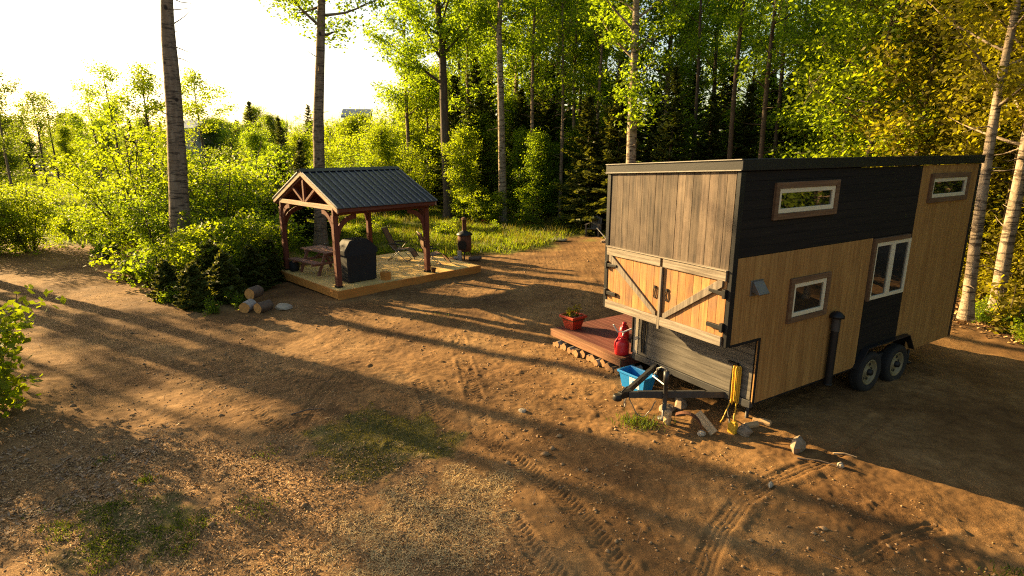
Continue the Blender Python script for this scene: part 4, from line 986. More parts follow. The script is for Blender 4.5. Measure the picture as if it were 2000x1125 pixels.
def shrub(seed, H, Rr, ns=10, ncl=110, lpc=55, ls=.10, spread=.26):
    rs = np.random.RandomState(seed); W = []; C = []
    for k in range(ns):
        az = k * 2.4 + rs.rand(); e = R(rs.uniform(48, 86)); L = H * rs.uniform(.7, 1.05)
        b0 = np.array([math.cos(az), math.sin(az), 0]) * Rr * .12
        l = limb(b0, (math.cos(az) * math.cos(e), math.sin(az) * math.cos(e), math.sin(e)), L, rs, 8, .1, .07); W.append(tube_np(l, np.linspace(.03 * H / 4 + .008, .005, len(l)), 5))
        for j in range(ncl // ns):
            s = rs.uniform(.15, 1.0); q = l[int(s * (len(l) - 1))]; c = q + rs.normal(size=3) * np.array([1, 1, .6]) * Rr * .26; c[2] = max(c[2], .12); C.append(c)
            if rs.rand() < .4: W.append(tube_np(np.array([q, (q + c) / 2, c]), np.array([.010, .008, .004]), 4))
    C = np.array(C); n = rs.poisson(lpc, len(C)) + 4; idx = np.repeat(np.arange(len(C)), n)
    G = rs.normal(size=(len(idx), 3)); G = G / (np.linalg.norm(G, axis=1, keepdims=True) ** .4); pts = C[idx] + G * spread * np.array([1, 1, .7]); pts[:, 2] = np.abs(pts[:, 2])
    return join_np(W), leaves_np(pts, ls, rs)

PROTO = {}
def proto(key, data, bark_m, leaf_m):
    (tv, tq), (lv, lq) = data
    PROTO[key] = (mesh_np("trunk", tv, tq, M[bark_m], True), mesh_np("crown", lv, lq, M[leaf_m]))
def tree(key, x, y, label, cat, name, rz=0.0, s=1.0, group=None, leaf=None, sz=None, bark_m=None, z=None):
    zb = gh(x, y) - .03 if z is None else z
    t = empty(name, (x, y, zb), label, cat, rz, group); t.scale = (s, s, s * (sz or 1))
    tm, cm = PROTO[key]
    a = link("trunk" if cat == "tree" else "stem", tm, t); c = link("crown" if cat == "tree" else "foliage", cm, t)
    if leaf: c.material_slots[0].link = 'OBJECT'; c.material_slots[0].material = M[leaf]
    if bark_m: a.material_slots[0].link = 'OBJECT'; a.material_slots[0].material = M[bark_m]
    return t
proto('aspen1', deciduous(1, 16, .17, 7.0, 2.7, 20, 320, 32, .17, spread=.42), 'bark_pale', 'leaf_aspen')
proto('aspen2', deciduous(2, 17, .19, 6.0, 3.0, 22, 350, 32, .17, spread=.42), 'bark_pale', 'leaf_aspen')
proto('aspen3', deciduous(3, 14, .13, 5.0, 2.2, 18, 250, 28, .16, spread=.4), 'bark_pale', 'leaf_aspen')
proto('thin1', deciduous(4, 15, .12, 8.0, 1.7, 12, 60, 40, .16), 'bark_dark', 'leaf_aspen')
proto('thin2', deciduous(5, 13, .11, 5.5, 1.9, 14, 70, 40, .16), 'bark_dark', 'leaf_aspen')
proto('gold1', deciduous(6, 10.5, .10, 1.2, 2.3, 24, 380, 22, .155, spread=.46, elev=(5, 40), shape=.7), 'bark_pale', 'leaf_gold')
proto('gold2', deciduous(7, 12, .12, 2.0, 2.6, 26, 400, 20, .16, spread=.5, elev=(5, 40), shape=.7), 'bark_pale', 'leaf_gold')
proto('bushy1', deciduous(8, 8.5, .12, .7, 2.3, 30, 460, 26, .17, spread=.46, elev=(20, 60), shape=.75), 'bark_pale', 'leaf_bright')
proto('bushy2', deciduous(9, 8.0, .10, .5, 1.9, 28, 420, 26, .16, spread=.42, elev=(30, 65), shape=.8), 'bark_pale', 'leaf_bright')
proto('bare1', deciduous(14, 19, .24, 11.5, 2.3, 14, 80, 50, .17), 'bark_pale', 'leaf_aspen')
proto('open1', deciduous(15, 12, .13, 6, 2.3, 11, 40, 30, .18, spread=.36), 'bark_dark', 'leaf_aspen')
proto('sparse1', deciduous(10, 11, .12, 5.0, 2.4, 15, 100, 20, .19, spread=.42, elev=(25, 60)), 'bark_dark', 'leaf_aspen')
proto('sparse2', deciduous(12, 10, .11, 4.5, 2.1, 14, 130, 22, .19, spread=.45), 'bark_dark', 'leaf_bright')
proto('spruce1', spruce(1, 9, 2.1, .12, dens=.72), 'bark_dark', 'needle')
proto('spruce2', spruce(2, 11, 2.3, .14, .9, dens=.66), 'bark_dark', 'needle')
proto('spruce3', spruce(3, 7, 2.3, .10, dens=.75), 'bark_dark', 'needle_gold')
proto('fir_small', spruce(4, 2.2, 1.05, .04, .08, 1.7, .2), 'bark_dark', 'needle')
proto('shrub1', shrub(1, 4.2, 1.9, 13, 195, 60, .11, .23), 'bark_dark', 'leaf_bright')
proto('shrub2', shrub(2, 3.2, 1.6, 10, 140, 50, .135, .22), 'bark_dark', 'leaf_bright')
proto('shrub3', shrub(3, 5.2, 1.8, 12, 190, 58, .12, .24), 'bark_dark', 'leaf_bright')
proto('weed', shrub(5, 1.0, .6, 9, 34, 26, .11, .16), 'bark_dark', 'leaf_bright')
proto('sapling', shrub(6, 1.9, .75, 7, 44, 26, .14, .20), 'bark_dark', 'leaf_bright')

def own_tree(name, key_pts, r0, label, seed, leaf='leaf_aspen', bark_m='bark_pale', **kw):
    """a tree whose trunk follows given world points (the first is its base)"""
    P = np.array(key_pts, float); base = P[0].copy(); base[2] = gh(base[0], base[1]) - .05
    t = empty(name, tuple(base), label, "tree")
    P = P - base
    (tv, tq), (lv, lq) = deciduous(seed, 0, r0, path=P, **kw)
    link("trunk", mesh_np("trunk", tv, tq, M[bark_m], True), t); link("crown", mesh_np("crown", lv, lq, M[leaf]), t); return t
def pts(Y, *q): return [at(px, py, Y) for px, py in q]
# the tall trees one can tell apart
own_tree("aspen_tree", pts(19.0, (359, 541), (352, 450), (347, 330), (340, 200), (329, 80), (325, 0), (322, -150), (318, -330)), .33, "tall bare aspen trunk rising from the shrubs, nearest the camera", 41, cb=9.6, cr=2.8, nlimb=16, ncl=150, lpc=55, ls=.16, trunk_n=16)
own_tree("aspen_tree", pts(23.5, (627, 488), (624, 330), (621, 240), (625, 130), (627, 40), (630, -60), (632, -330)), .26, "straight aspen rising behind the pavilion roof, leafy at its top", 42, cb=8.1, cr=2.6, nlimb=16, ncl=150, lpc=55, ls=.14, trunk_n=14, elev=(-10, 45))
own_tree("aspen_tree", pts(34.0, (877, 425), (873, 340), (868, 240), (866, 160), (864, 95), (856, 30), (850, -60), (848, -260)), .30, "forked aspen with one long limb low on its left, beyond the meadow", 43, 'leaf_aspen', 'bark_dark', cb=9.2, cr=3.4, nlimb=18, ncl=170, lpc=50, ls=.17, elev=(25, 65),
    extra=((at(866, 165, 34) - np.array([at(877, 425, 34)[0], 34, -.03]), (-1, -.1, .75), 3.4, .10), (at(865, 110, 34) - np.array([at(877, 425, 34)[0], 34, -.03]), (.8, -.3, .8), 3.0, .09), (at(866, 120, 34) - np.array([at(877, 425, 34)[0], 34, -.03]), (-.7, -.3, 1), 3.0, .09)))
own_tree("birch_tree", pts(33.0, (982, 436), (981, 340), (979, 230), (977, 130), (974, 60), (978, 0), (985, -260)), .24, "pale white trunked birch at the meadow's forest edge", 44, 'leaf_aspen', 'bark_white', cb=9.6, cr=3.0, nlimb=18, ncl=180, lpc=55, ls=.17, trunk_n=12)
own_tree("birch_tree", pts(24.0, (1226, 488), (1232, 330), (1236, 200), (1240, 100), (1243, 0), (1248, -260)), .24, "white trunked birch behind the front corner of the tiny house roof", 45, 'leaf_aspen', 'bark_white', cb=7.4, cr=2.6, nlimb=18, ncl=170, lpc=55, ls=.15, trunk_n=12, extra=tuple((at(px, py, 23.8) - np.array([at(1226, 488, 24)[0], 24, -.03]), (dx, -.6, .35), L, .02) for px, py, dx, L in ((1238, 205, .5, .55), (1240, 225, -.3, .5), (1242, 240, .4, .6), (1236, 180, -.5, .7), (1242, 150, .6, .9))))
own_tree("birch_tree", pts(14.2, (1886, 622), (1904, 480), (1930, 300), (1952, 170), (1980, 40), (2010, -120), (2050, -420)), .14, "birch just behind the rear corner of the tiny house", 46, 'leaf_gold', 'bark_white', cb=5.2, cr=2.4, nlimb=18, ncl=150, lpc=45, ls=.13, trunk_n=14)
own_tree("birch_tree", pts(14.8, (1945, 606), (1962, 500), (1990, 360), (2020, 200), (2060, 20), (2120, -300)), .172, "thick white birch with a sunlit trunk, to the right of the tiny house", 47, 'leaf_gold', 'bark_white', cb=4.4, cr=2.4, nlimb=18, ncl=150, lpc=45, ls=.13, trunk_n=16)
# forest behind: thin dark trunks with crowns
def place(key, px, Y, label, name="forest_tree", s=1.0, group=None, leaf=None, ref=300, cat="tree", sz=None, bark_m=None):
    x = at(px, ref, Y)[0]; rz = (px * 12.9898 + Y * 78.233) % 6.28
    return tree(key, x, Y, label, cat, name, rz, s, group, leaf, sz, bark_m)
G1 = "aspens in the forest behind the tiny house"
L1 = "slender dark trunked tree standing in the forest behind the tiny house"
for px, Y, key, s in ((1300, 33, 'aspen2', 1.0), (1352, 30, 'thin1', 1.0), (1385, 36, 'aspen1', 1.0), (1428, 26, 'thin1', 1.05), (1462, 33, 'thin2', 1.0), (1488, 25, 'thin2', 1.15), (1512, 28, 'thin1', 1.0), (1546, 30, 'thin1', 1.05), (1585, 36, 'aspen3', 1.1), (1340, 42, 'aspen2', 1.0), (1500, 44, 'aspen2', .95), (1640, 30, 'thin2', 1.0), (1420, 50, 'aspen1', 1.0), (1600, 48, 'aspen1', 1.0)):
    place(key, px, Y, L1, "aspen_tree", s, G1)
G2 = "aspens in the forest beyond the meadow"
for px, Y, key, s in ((1010, 44, 'aspen2', 1.05), (1052, 40, 'aspen1', 1.0), (1085, 36, 'aspen3', 1.15), (1128, 39, 'thin1', 1.05), (1148, 38, 'thin2', 1.15), (1180, 44, 'aspen2', 1.0), (925, 48, 'aspen2', 1.05), (900, 40, 'aspen3', 1.1), (1110, 52, 'aspen1', 1.1), (960, 54, 'aspen1', 1.1), (800, 40, 'aspen3', 1.12), (1200, 34, 'aspen3', 1.1)):
    place(key, px, Y, "tall leafy aspen in the forest beyond the meadow, above the spruces", "aspen_tree", s, G2)
G3 = "golden leaved trees right of the tiny house roof"
for px, Y, key, s in ((1650, 23, 'gold1', 1.0), (1700, 20, 'gold2', .95), (1745, 24, 'gold2', 1.05), (1790, 19, 'gold1', 1.0), (1840, 22, 'gold2', 1.0), (1885, 18, 'gold1', .9), (1940, 19, 'gold2', .95), (1990, 16.5, 'gold1', .9), (2040, 18, 'gold2', 1.0), (1600, 26, 'gold1', 1.0), (1960, 24, 'gold2', 1.1), (1720, 29, 'gold2', 1.1), (1860, 30, 'gold2', 1.1), (2080, 22, 'gold2', 1.1)):
    place(key, px, Y, "golden leaved young tree in the woods behind the right half of the tiny house" if px > 1660 else "green leaved young tree where the golden trees begin behind the roof", "golden_tree", s, G3, None if px > 1660 and int(px) % 4 else ('leaf_bright' if px > 1660 else 'leaf_aspen'))
for k, (x, y, key, s) in enumerate(((16.5, 12.5, 'gold2', 1.0), (15.5, 9.0, 'gold1', 1.0), (19, 10, 'gold2', 1.0), (18, 14.5, 'bushy1', 1.1), (21, 6, 'gold2', 1.0), (17, 5, 'bushy1', 1.1), (23, 13, 'gold2', 1.1), (15, 1.5, 'aspen3', 1.0), (26, 9, 'spruce2', 1.1), (27, 17, 'spruce1', 1.2), (13, -4, 'gold2', 1.0), (22, 0, 'spruce2', 1.0))):
    tree(key, x, y, "leafy tree in the woods past the right edge of the clearing", "tree", "forest_tree", k * 1.7, s, "trees right of the clearing", "leaf_bright" if key.startswith("gold") else None)
for px, Y, key, lab in ((1868, 19.5, 'thin2', "thin dark trunk showing between the house corner and the right birches"), (1925, 21, 'thin1', "thin dark trunk between the two right birches"), (1998, 18.5, 'thin2', "thin dark trunk right of the thick birch"), (1780, 22, 'thin1', "thin dark trunk among the golden leaves above the roof")):
    place(key, px, Y, lab, "slender_tree", 1.0, None, 'leaf_gold', 560)
for px, Y, key in ((1042, 33.5, 'thin1'), (1096, 32.5, 'thin2'), (1122, 34.5, 'thin1'), (1166, 32, 'thin2'), (1062, 38, 'thin1'), (918, 36, 'thin2')):
    place(key, px, Y, "slim pale trunked aspen among the spruces beyond the meadow", "aspen_tree", 1.05, "slim pale aspens among the spruces", None, 300, "tree", None, 'bark_pale')
# spruces under them
G4 = "spruces at the forest edge beyond the meadow"
for px, Y, key, s in ((893, 38, 'spruce1', .95), (930, 36, 'spruce2', .85), (955, 42, 'spruce2', .9), (1018, 37, 'spruce1', .85), (1045, 40, 'spruce2', .85), (1072, 36, 'spruce1', 1.0), (1100, 42, 'spruce2', .9), (1205, 38, 'spruce2', .9), (1000, 46, 'spruce2', 1.0), (1150, 46, 'spruce2', 1.0), (910, 50, 'spruce2', 1.0), (865, 44, 'spruce1', .9)):
    place(key, px, Y, "dark green spruce in the forest edge beyond the meadow", "spruce_tree", s, G4)
place('spruce3', 1150, 30, "sunlit yellow green fir just left of the tiny house front corner", "fir_tree", .95)
place('spruce3', 1205, 29, "yellow green fir mostly hidden behind the tiny house front corner", "fir_tree", 1.05)
G5 = "spruces behind the tiny house roof"
for px, Y, key, s in ((1270, 29, 'spruce1', .8), (1310, 27, 'spruce2', .7), (1350, 33, 'spruce2', .8), (1385, 29, 'spruce1', .75), (1420, 33, 'spruce2', .75), (1455, 29, 'spruce1', .8), (1495, 34, 'spruce2', .75), (1530, 29, 'spruce1', .85), (1565, 33, 'spruce2', .85), (1605, 31, 'spruce1', .9), (1290, 40, 'spruce2', .95), (1400, 42, 'spruce2', .9), (1480, 44, 'spruce2', .9), (1560, 42, 'spruce2', 1.0), (1640, 38, 'spruce2', 1.0), (1700, 36, 'spruce2', 1.0), (1770, 34, 'spruce2', 1.0), (1850, 37, 'spruce2', 1.0)):
    place(key, px, Y, "dark spruce standing close behind the tiny house roof", "spruce_tree", s, G5)
G7 = "green saplings among the spruces"
for px, Y, s in ((1048, 33, .6), (1082, 33, .5), (1118, 34, .62), (1165, 33, .7), (1020, 35, .62), (1062, 34, .5), (1090, 36, .75), (1125, 36, .7), (935, 36, .75), (1000, 40, .9), (1190, 36, .8), (1320, 30, .7), (1440, 31, .75), (1520, 31, .7), (1590, 29, .8)):
    place('bushy2', px, Y, "green leafy sapling growing among the dark spruces", "young_tree", s, G7, 'leaf_aspen')
# bright young trees between the meadow and the far tree line
G6 = "bright young trees behind the pavilion"
for px, Y, key, s in ((690, 48, 'bushy1', .86), (735, 44, 'shrub3', 1.32), (770, 50, 'shrub3', 1.45), (815, 46, 'shrub3', 1.5), (838, 42, 'bushy1', 1.0), (665, 54, 'shrub3', 1.42), (800, 56, 'bushy1', 1.03), (715, 58, 'shrub3', 1.5), (745, 36, 'bushy2', .62), (855, 52, 'bushy1', 1.2), (700, 38, 'shrub3', .95), (650, 42, 'shrub3', 1.05), (790, 37, 'shrub3', 1.05)):
    place(key, px, Y, "bright yellow green young tree behind the pavilion roof", "young_tree", s, G6, 'leaf_aspen' if px % 4 == 0 else None, 300, "tree", .9 + .3 * ((px * 7) % 10) / 10)
place('bushy2', 905, 33, "yellow green young tree between the forked aspen and the white birch", "young_tree", .62)
place('shrub2', 948, 32.0, "round yellow green bush at the foot of the pale birch", "bush", .72, cat="bush")
place('weed', 1035, 31.0, "leafy green bush at the forest edge right of the pale birch", "bush", 1.35, cat="bush")
place('weed', 1100, 30.5, "low leafy weed at the forest edge, left of the dark garden chair", "bush", .8, cat="bush")
place('weed', 1135, 29.6, "small leafy weed beside the dark garden chair", "bush", .6, cat="bush")
rq = random.Random(17)
for k in range(26):
    px, py = rq.uniform(690, 1010), rq.uniform(418, 462); g = gp(px, py)
    if not inpoly(np.array([g[0]]), np.array([g[1]]), MEADOW)[0]: continue
    tree('weed', g[0], g[1], "leafy weed in the bright meadow behind the pavilion", "plant", "weed", rq.uniform(0, 6), rq.uniform(.35, .75), "weeds in the meadow", rq.choice([None, 'leaf_aspen']))
# far tree line beyond the left meadow
rf_ = random.Random(21)
for k in range(46):
    px = -140 + k * 18.5 + rf_.uniform(-9, 9); Y = rf_.uniform(72, 118)
    key = rf_.choice(['bushy1', 'shrub3', 'shrub3', 'spruce1', 'bushy2'])
    top = 232 + 14 * math.sin(px * .021) + rf_.uniform(-8, 16)
    h = CAM_H + (287 - top) / FPX * Y; s = h / {'spruce1': 9, 'shrub3': 5.4}.get(key, 8.3)
    place(key, px, Y, "bushy tree in the far tree line beyond the meadow" if key != 'spruce1' else "dark pointed spruce in the far tree line beyond the meadow", "far_tree", s, "far tree line beyond the meadow", rf_.choice(['leaf_dark', 'leaf_bright', 'leaf_aspen', 'leaf_dark']) if key != 'spruce1' else None)
for px, top, Y, key, lab in ((218, 143, 52, 'sparse1', "thin open crowned tree against the sky, left of the near trunk"), (286, 146, 50, 'sparse2', "leafy topped tree against the sky beside the near trunk"), (388, 156, 54, 'sparse2', "open crowned tree against the sky just right of the near trunk"), (178, 175, 60, 'sparse1', "faint thin tree against the sky, second left of the near trunk"), (66, 192, 62, 'sparse2', "ragged dark tree against the sky near the left edge"), (92, 190, 66, 'sparse1', "thin ragged tree beside the other one near the left edge"), (602, 210, 95, 'spruce2', "small pointed spruce top just left of the straight aspen"), (487, 205, 100, 'spruce1', "tiny spruce top poking above the middle of the far tree line")):
    h = CAM_H + (287 - top) / FPX * Y; H0 = {'sparse1': 11, 'sparse2': 10, 'spruce1': 9, 'spruce2': 11}[key]
    place(key, px, Y, lab, "spruce_tree" if 'spruce' in key else "open_tree", h / H0, None, 'leaf_dark' if px < 100 else None, 220)
place('aspen3', -5, 40, "tall leafy tree against the sky at the left edge", "leafy_tree", .68, None, 'leaf_dark', 220)
place('bushy1', -30, 46, "bushy tree under the tall one at the left edge", "leafy_tree", .95, None, 'leaf_dark', 220)
# meadow shrubs on the left
for k, (px, Y, key, s, lab) in enumerate(((272, 23.5, 'shrub3', 1.12, "tall bright shrub left of the near aspen trunk"), (205, 25.5, 'shrub1', .72, "bright yellow green shrub beside the dirt path"), (300, 20.5, 'shrub1', .82, "leafy shrub at the left foot of the near aspen trunk"), (405, 22.5, 'shrub1', 1.1, "bright shrub just right of the near aspen trunk"), (455, 25, 'shrub1', 1.15, "rounded bright shrub between the near trunk and the pavilion"), (505, 27, 'shrub2', 1.3, "yellow green shrub left of the pavilion gable"), (555, 29, 'shrub1', .95, "bright shrub behind the left end of the pavilion roof"), (430, 30, 'shrub3', .95, "dark green tall shrub behind the rounded bright one"), (345, 27, 'shrub3', .85, "tall shrub hidden behind the near aspen trunk"), (20, 24, 'shrub1', .86, "bright shrub at the left edge above the dirt path"), (-60, 23, 'shrub1', .8, "bright shrub cut by the left edge of the photo"), (60, 31, 'shrub2', .5, "low bright shrub behind the left edge shrub"), (140, 34, 'shrub2', .45, "small pale shrub in the left meadow"), (110, 28, 'weed', 1.6, "low yellow bush at the head of the dirt path"), (165, 27, 'shrub2', .55, "small bush where the path meets the meadow"), (245, 36, 'shrub3', .7, "shrub standing behind the tall bright shrub"), (500, 36, 'bushy2', .62, "young tree behind the shrubs left of the pavilion"), (585, 35, 'bushy2', .6, "young tree behind the pavilion's left gable"))):
    place(key, px, Y, lab, "shrub" if 'bushy' not in key else "young_tree", s, None, 'leaf_dark' if k == 7 else ('leaf_aspen' if k in (1, 2, 4, 5, 6, 8, 11, 15, 16) else None), 300, "shrub" if 'bushy' not in key else "tree")
for k, (px, py, key, sc, lf, lab) in enumerate(((425, 560, 'shrub2', .72, None, "green leafy sapling clump right of the near trunk"), (478, 545, 'shrub2', .8, None, "leafy sapling clump half way from the near trunk to the pavilion"), (520, 525, 'shrub2', .75, 'leaf_aspen', "green sapling clump against the pavilion's left post"), (370, 550, 'shrub2', .6, None, "leafy sapling close behind the foot of the near trunk"))):
    g = gp(px, py); tree(key, g[0], g[1], lab, "shrub", "shrub", k * 1.9, sc, None, lf)
# small firs around the near trunk
for k, (px, py, s, lab) in enumerate(((385, 602, .55, "small dark fir in front of the near aspen trunk"), (445, 590, .62, "small dark fir at the edge of the dirt left of the cut logs"), (330, 585, .5, "low dark fir left of the near aspen trunk"), (495, 566, .62, "dark fir standing behind the cut logs"), (420, 575, .7, "dark fir right behind the near aspen trunk"), (528, 548, .62, "dark fir between the pavilion deck and the cut logs"))):
    g = gp(px, py); tree('fir_small', g[0], g[1], lab, "tree", "small_fir", k * 1.3, s, None, 'needle_gold')
for k, (px, py, s, lab) in enumerate(((600, 478, .50, "dark spruce seen through the pavilion's gable side"), (560, 470, .46, "dark spruce standing left of the pavilion"), (640, 468, .40, "dark spruce between the pavilion posts behind the picnic table"))):
    g = gp(px, py); tree('spruce1', g[0], g[1], lab, "tree", "spruce_tree", k * 2.1, s)
for k, (px, py, s, lab) in enumerate(((255, 548, 1.25, "leafy bush bordering the dirt path"), (330, 592, .55, "low leafy plant at the foot of the small firs"), (415, 612, .45, "small green plant at the dirt edge under the firs"), (300, 560, 1.3, "leafy bush at the left foot of the near trunk, beside the low fir"), (215, 505, 1.2, "leafy bush half way along the right side of the dirt path"), (465, 600, .5, "small green plant just left of the cut logs"))):
    g = gp(px, py); tree('weed', g[0], g[1], lab, "bush", "bush", k * 2.3, s, None, 'leaf_aspen' if k else None)
# leafy branch close to the camera at the left edge and the trees that shade the clearing from the left
tree('sapling', -8.55, 8.75, "bright leafy sapling close to the camera at the left edge", "bush", "sapling", .8, 1.12)
for k, (x, y, key, s, lf) in enumerate(((-18.2, 19.0, 'bare1', 1.0, None), (-16.2, 16.4, 'bare1', .9, None), (-12.6, 9.6, 'shrub1', .85, 'leaf_dark'), (-11.0, 8.2, 'shrub2', .95, None), (-11.6, 6.9, 'shrub2', .9, 'leaf_dark'), (-12.0, 4.8, 'shrub1', .9, None), (-24, 21.5, 'open1', 1.05, None), (-23, 17.6, 'open1', 1.0, None), (-19.5, 12.0, 'open1', 1.0, None), (-22.9, 24.4, 'bare1', 1.12, None), (-27, 23.4, 'sparse2', 1.0, 'leaf_aspen'), (-22.4, 19.6, 'shrub2', .95, 'leaf_aspen'), (-19.8, 16.4, 'shrub2', .8, None), (-16.8, 13.4, 'shrub1', .9, None), (-27.5, 21.2, 'open1', 1.1, None))):
    tree(key, x, y, "leafy tree beyond the left edge of the clearing", "tree", "edge_tree", k * 1.9, s, "trees left of the clearing", lf)
for k, (px, Y, key, sc, lf) in enumerate(((1915, 16.8, 'shrub2', .75, 'leaf_gold'), (1955, 17.5, 'shrub1', .7, 'leaf_gold'), (2005, 15.6, 'shrub2', .7, 'leaf_gold'), (2030, 17.5, 'shrub1', .9, 'leaf_gold'), (1975, 20, 'shrub3', .8, 'leaf_aspen'), (1990, 14.0, 'weed', 1.3, 'leaf_gold'))):
    place(key, px, Y, ("golden shrub hugging the rear corner of the tiny house", "golden shrub between the two right birches", "golden shrub right of the thick birch", "tall golden shrub at the right edge of the photo", "greener tall shrub behind the thick birch", "low golden bush in front of the thick birch")[k], "shrub", sc, None, lf, 560, "shrub")
# forest floor weeds by the right birches
rw = random.Random(9)
for k in range(16):
    px, py = rw.uniform(1850, 2050), rw.uniform(575, 650); g = gp(px, py)
    if px < 1905 and py > 615: continue
    tree('weed', g[0], g[1], "low leafy weed on the forest floor among the right birches", "plant", "weed", rw.uniform(0, 6), rw.uniform(.35, .8), "weeds among the right birches", rw.choice([None, 'leaf_gold', 'leaf_aspen']))
# ------------------------------------------------------------------ stuff: deep forest, grass, litter, chips, pebbles
def merged(name, items, mat_leaf, label):
    parts = []
    for key, x, y, s in items:
        me = PROTO[key][1]; n = len(me.vertices); V = np.empty(n * 3, np.float32); me.vertices.foreach_get("co", V); V = V.reshape(-1, 3)
        keep = np.arange(n // 4); keep = keep[::3]; V = V.reshape(-1, 4, 3)[keep]; c = V.mean(1, keepdims=True); V = c + (V - c) * 1.75
        a = (x * 3.1 + y) % 6.28; ca_, sa_ = math.cos(a), math.sin(a); V = V.reshape(-1, 3) * s
        V = np.stack([V[:, 0] * ca_ - V[:, 1] * sa_ + x, V[:, 0] * sa_ + V[:, 1] * ca_ + y, V[:, 2]], 1); parts.append((V, np.arange(len(V)).reshape(-1, 4)))
    V, Q = join_np(parts); o = link(name, mesh_np(name, V, Q, M[mat_leaf])); return tag(o, label, "woodland", None, 'stuff')
rd = random.Random(4); it = []
for k in range(46):
    px = rd.uniform(840, 2100); Y = rd.uniform(52, 70); it.append((rd.choice(['spruce2', 'bushy1', 'spruce1']), at(px, 300, Y)[0], Y, rd.uniform(.8, 1.1)))
for k in range(14): it.append((rd.choice(['spruce2', 'bushy1']), rd.uniform(28, 36), rd.uniform(-10, 40), rd.uniform(.9, 1.2)))
merged("deep_forest", it, 'leaf_aspen', "dark depth of the forest between the trunks")
it = []
for k in range(60):
    px = rd.uniform(-400, 900); Y = rd.uniform(120, 160); it.append((rd.choice(['bushy1', 'bushy2', 'spruce1']), at(px, 300, Y)[0], Y, rd.uniform(.95, 1.25)))
merged("far_woods", it, 'leaf_dark', "dark woods behind the far tree line")

def blades(n, sampler, h, w, rs, lean=.5):
    x, y = sampler(n); n = len(x); z = ground_z(x, y) - .005; B = np.stack([x, y, z], 1); a = rs.rand(n) * 6.28; hh = h * rs.uniform(.45, 1.25, n)
    tip = B + np.stack([np.cos(a) * hh * lean * rs.rand(n), np.sin(a) * hh * lean * rs.rand(n), hh], 1); a2 = rs.rand(n) * 6.28
    sd = np.stack([np.cos(a2), np.sin(a2), 0 * a2], 1) * w / 2; md = (B + tip) / 2 + np.array([0, 0, 1]) * (hh * .12)[:, None]
    V = np.stack([B - sd * .7, md - sd, tip, md + sd], 1).reshape(-1, 3); return V, np.arange(4 * n).reshape(n, 4)
def poly_sampler(poly, rs, soft, seed, dens=None, thr=.5):
    P = np.array(poly); lo, hi = P.min(0) - soft, P.max(0) + soft
    def f(n):
        xs, ys = [], []; got = 0
        for _ in range(60):
            x = rs.uniform(lo[0], hi[0], n); y = rs.uniform(lo[1], hi[1], n); m = softpoly(x, y, poly, soft, seed); k = rs.rand(n) < m * (1 if dens is None else dens(x, y))
            xs.append(x[k]); ys.append(y[k]); got += k.sum()
            if got >= n: break
        return np.concatenate(xs)[:n], np.concatenate(ys)[:n]
    return f
rs = np.random.RandomState(77)
clump = lambda s, t, seed: (lambda x, y: smooth(t, t + .18, vnoise(x, y, s, seed) + .5 * vnoise(x, y, s * 3, seed + 1)))
vis = lambda x, y: (lambda p: ((p[0] > -150) & (p[0] < 2150) & (p[1] < 1250)).astype(float))(proj(np.stack([x, y, 0 * x], -1)))
# meadow grass
NEARM = [(-9.5, 24), (-6.9, 22.2), (-4.0, 23.4), (-2.6, 22.4), (-1.3, 23.2), (0.3, 23.8), (1.6, 25.8), (3.0, 28.2), (4.8, 29.7), (8, 31), (4, 33.5), (-2, 37), (-7, 42), (-14, 40), (-18, 30), (-14, 25)]
V, Q = blades(60000, poly_sampler(NEARM, rs, .8, 37, clump(.9, -.25, 51)), .24, .035, rs, 1.3)
tag(link("meadow_grass", mesh_np("meadow_grass", V, Q, M['blade_meadow'])), "tall bright meadow grass behind the pavilion", "grass", None, 'stuff')
V, Q = blades(36000, poly_sampler([(-40, 34), (-26, 27.5), (-21.5, 25.6), (-17.5, 25.0), (-13, 23.5), (-14, 34), (-24, 60), (-80, 90), (-90, 60)], rs, 1.5, 37, None), .36, .07, rs, 1.1)
tag(link("meadow_grass", mesh_np("meadow_grass", V, Q, M['blade_meadow'])), "bright grass of the left meadow past the dirt path", "grass", None, 'stuff')
V, Q = blades(9000, poly_sampler(NEARM, rs, .8, 37, clump(1.3, -.05, 57)), .42, .02, rs, .8)
tag(link("dry_stalks", mesh_np("dry_stalks", V, Q, M['blade_dry'])), "dry olive stalks standing in the meadow grass", "grass", None, 'stuff')
# thin dry grass on the dirt patches
V, Q = blades(5000, poly_sampler(GRASSA, rs, .35, 33, clump(2.2, -.3, 61)), .038, .009, rs, 1.4)
tag(link("dry_grass", mesh_np("dry_grass", V, Q, M['blade_dry'])), "yellowish low grass patch on the dirt in the foreground", "grass", None, 'stuff')
V, Q = blades(3600, poly_sampler(GRASSB, rs, .45, 35, clump(2.6, -.25, 63)), .04, .010, rs, 1.2)
tag(link("low_grass", mesh_np("low_grass", V, Q, M['blade_green'])), "dark green low grass patch in the shaded lower left corner", "grass", None, 'stuff')
T = gxy((1250, 830), (288, 945), (520, 890), (500, 1000), (1960, 1110), (1990, 1090), (1105, 455), (840, 620), (200, 900))
Vs = []
for k, (tx, ty) in enumerate(T):
    n = (420, 90, 60, 130, 60, 60, 60, 40, 60)[k]; sd = (.16, .06, .10, .16, .12, .1, .3, .2, .08)[k]
    Vs.append(blades(n, lambda n: (tx + rs.normal(size=n) * sd, ty + rs.normal(size=n) * sd * .8), (.11, .07, .06, .06, .07, .07, .12, .08, .05)[k], .013, rs, 1.0))
V, Q = join_np(Vs); tag(link("grass_tufts", mesh_np("grass_tufts", V, Q, M['blade_green'])), "small green grass tufts scattered on the dirt", "grass", None, 'stuff')
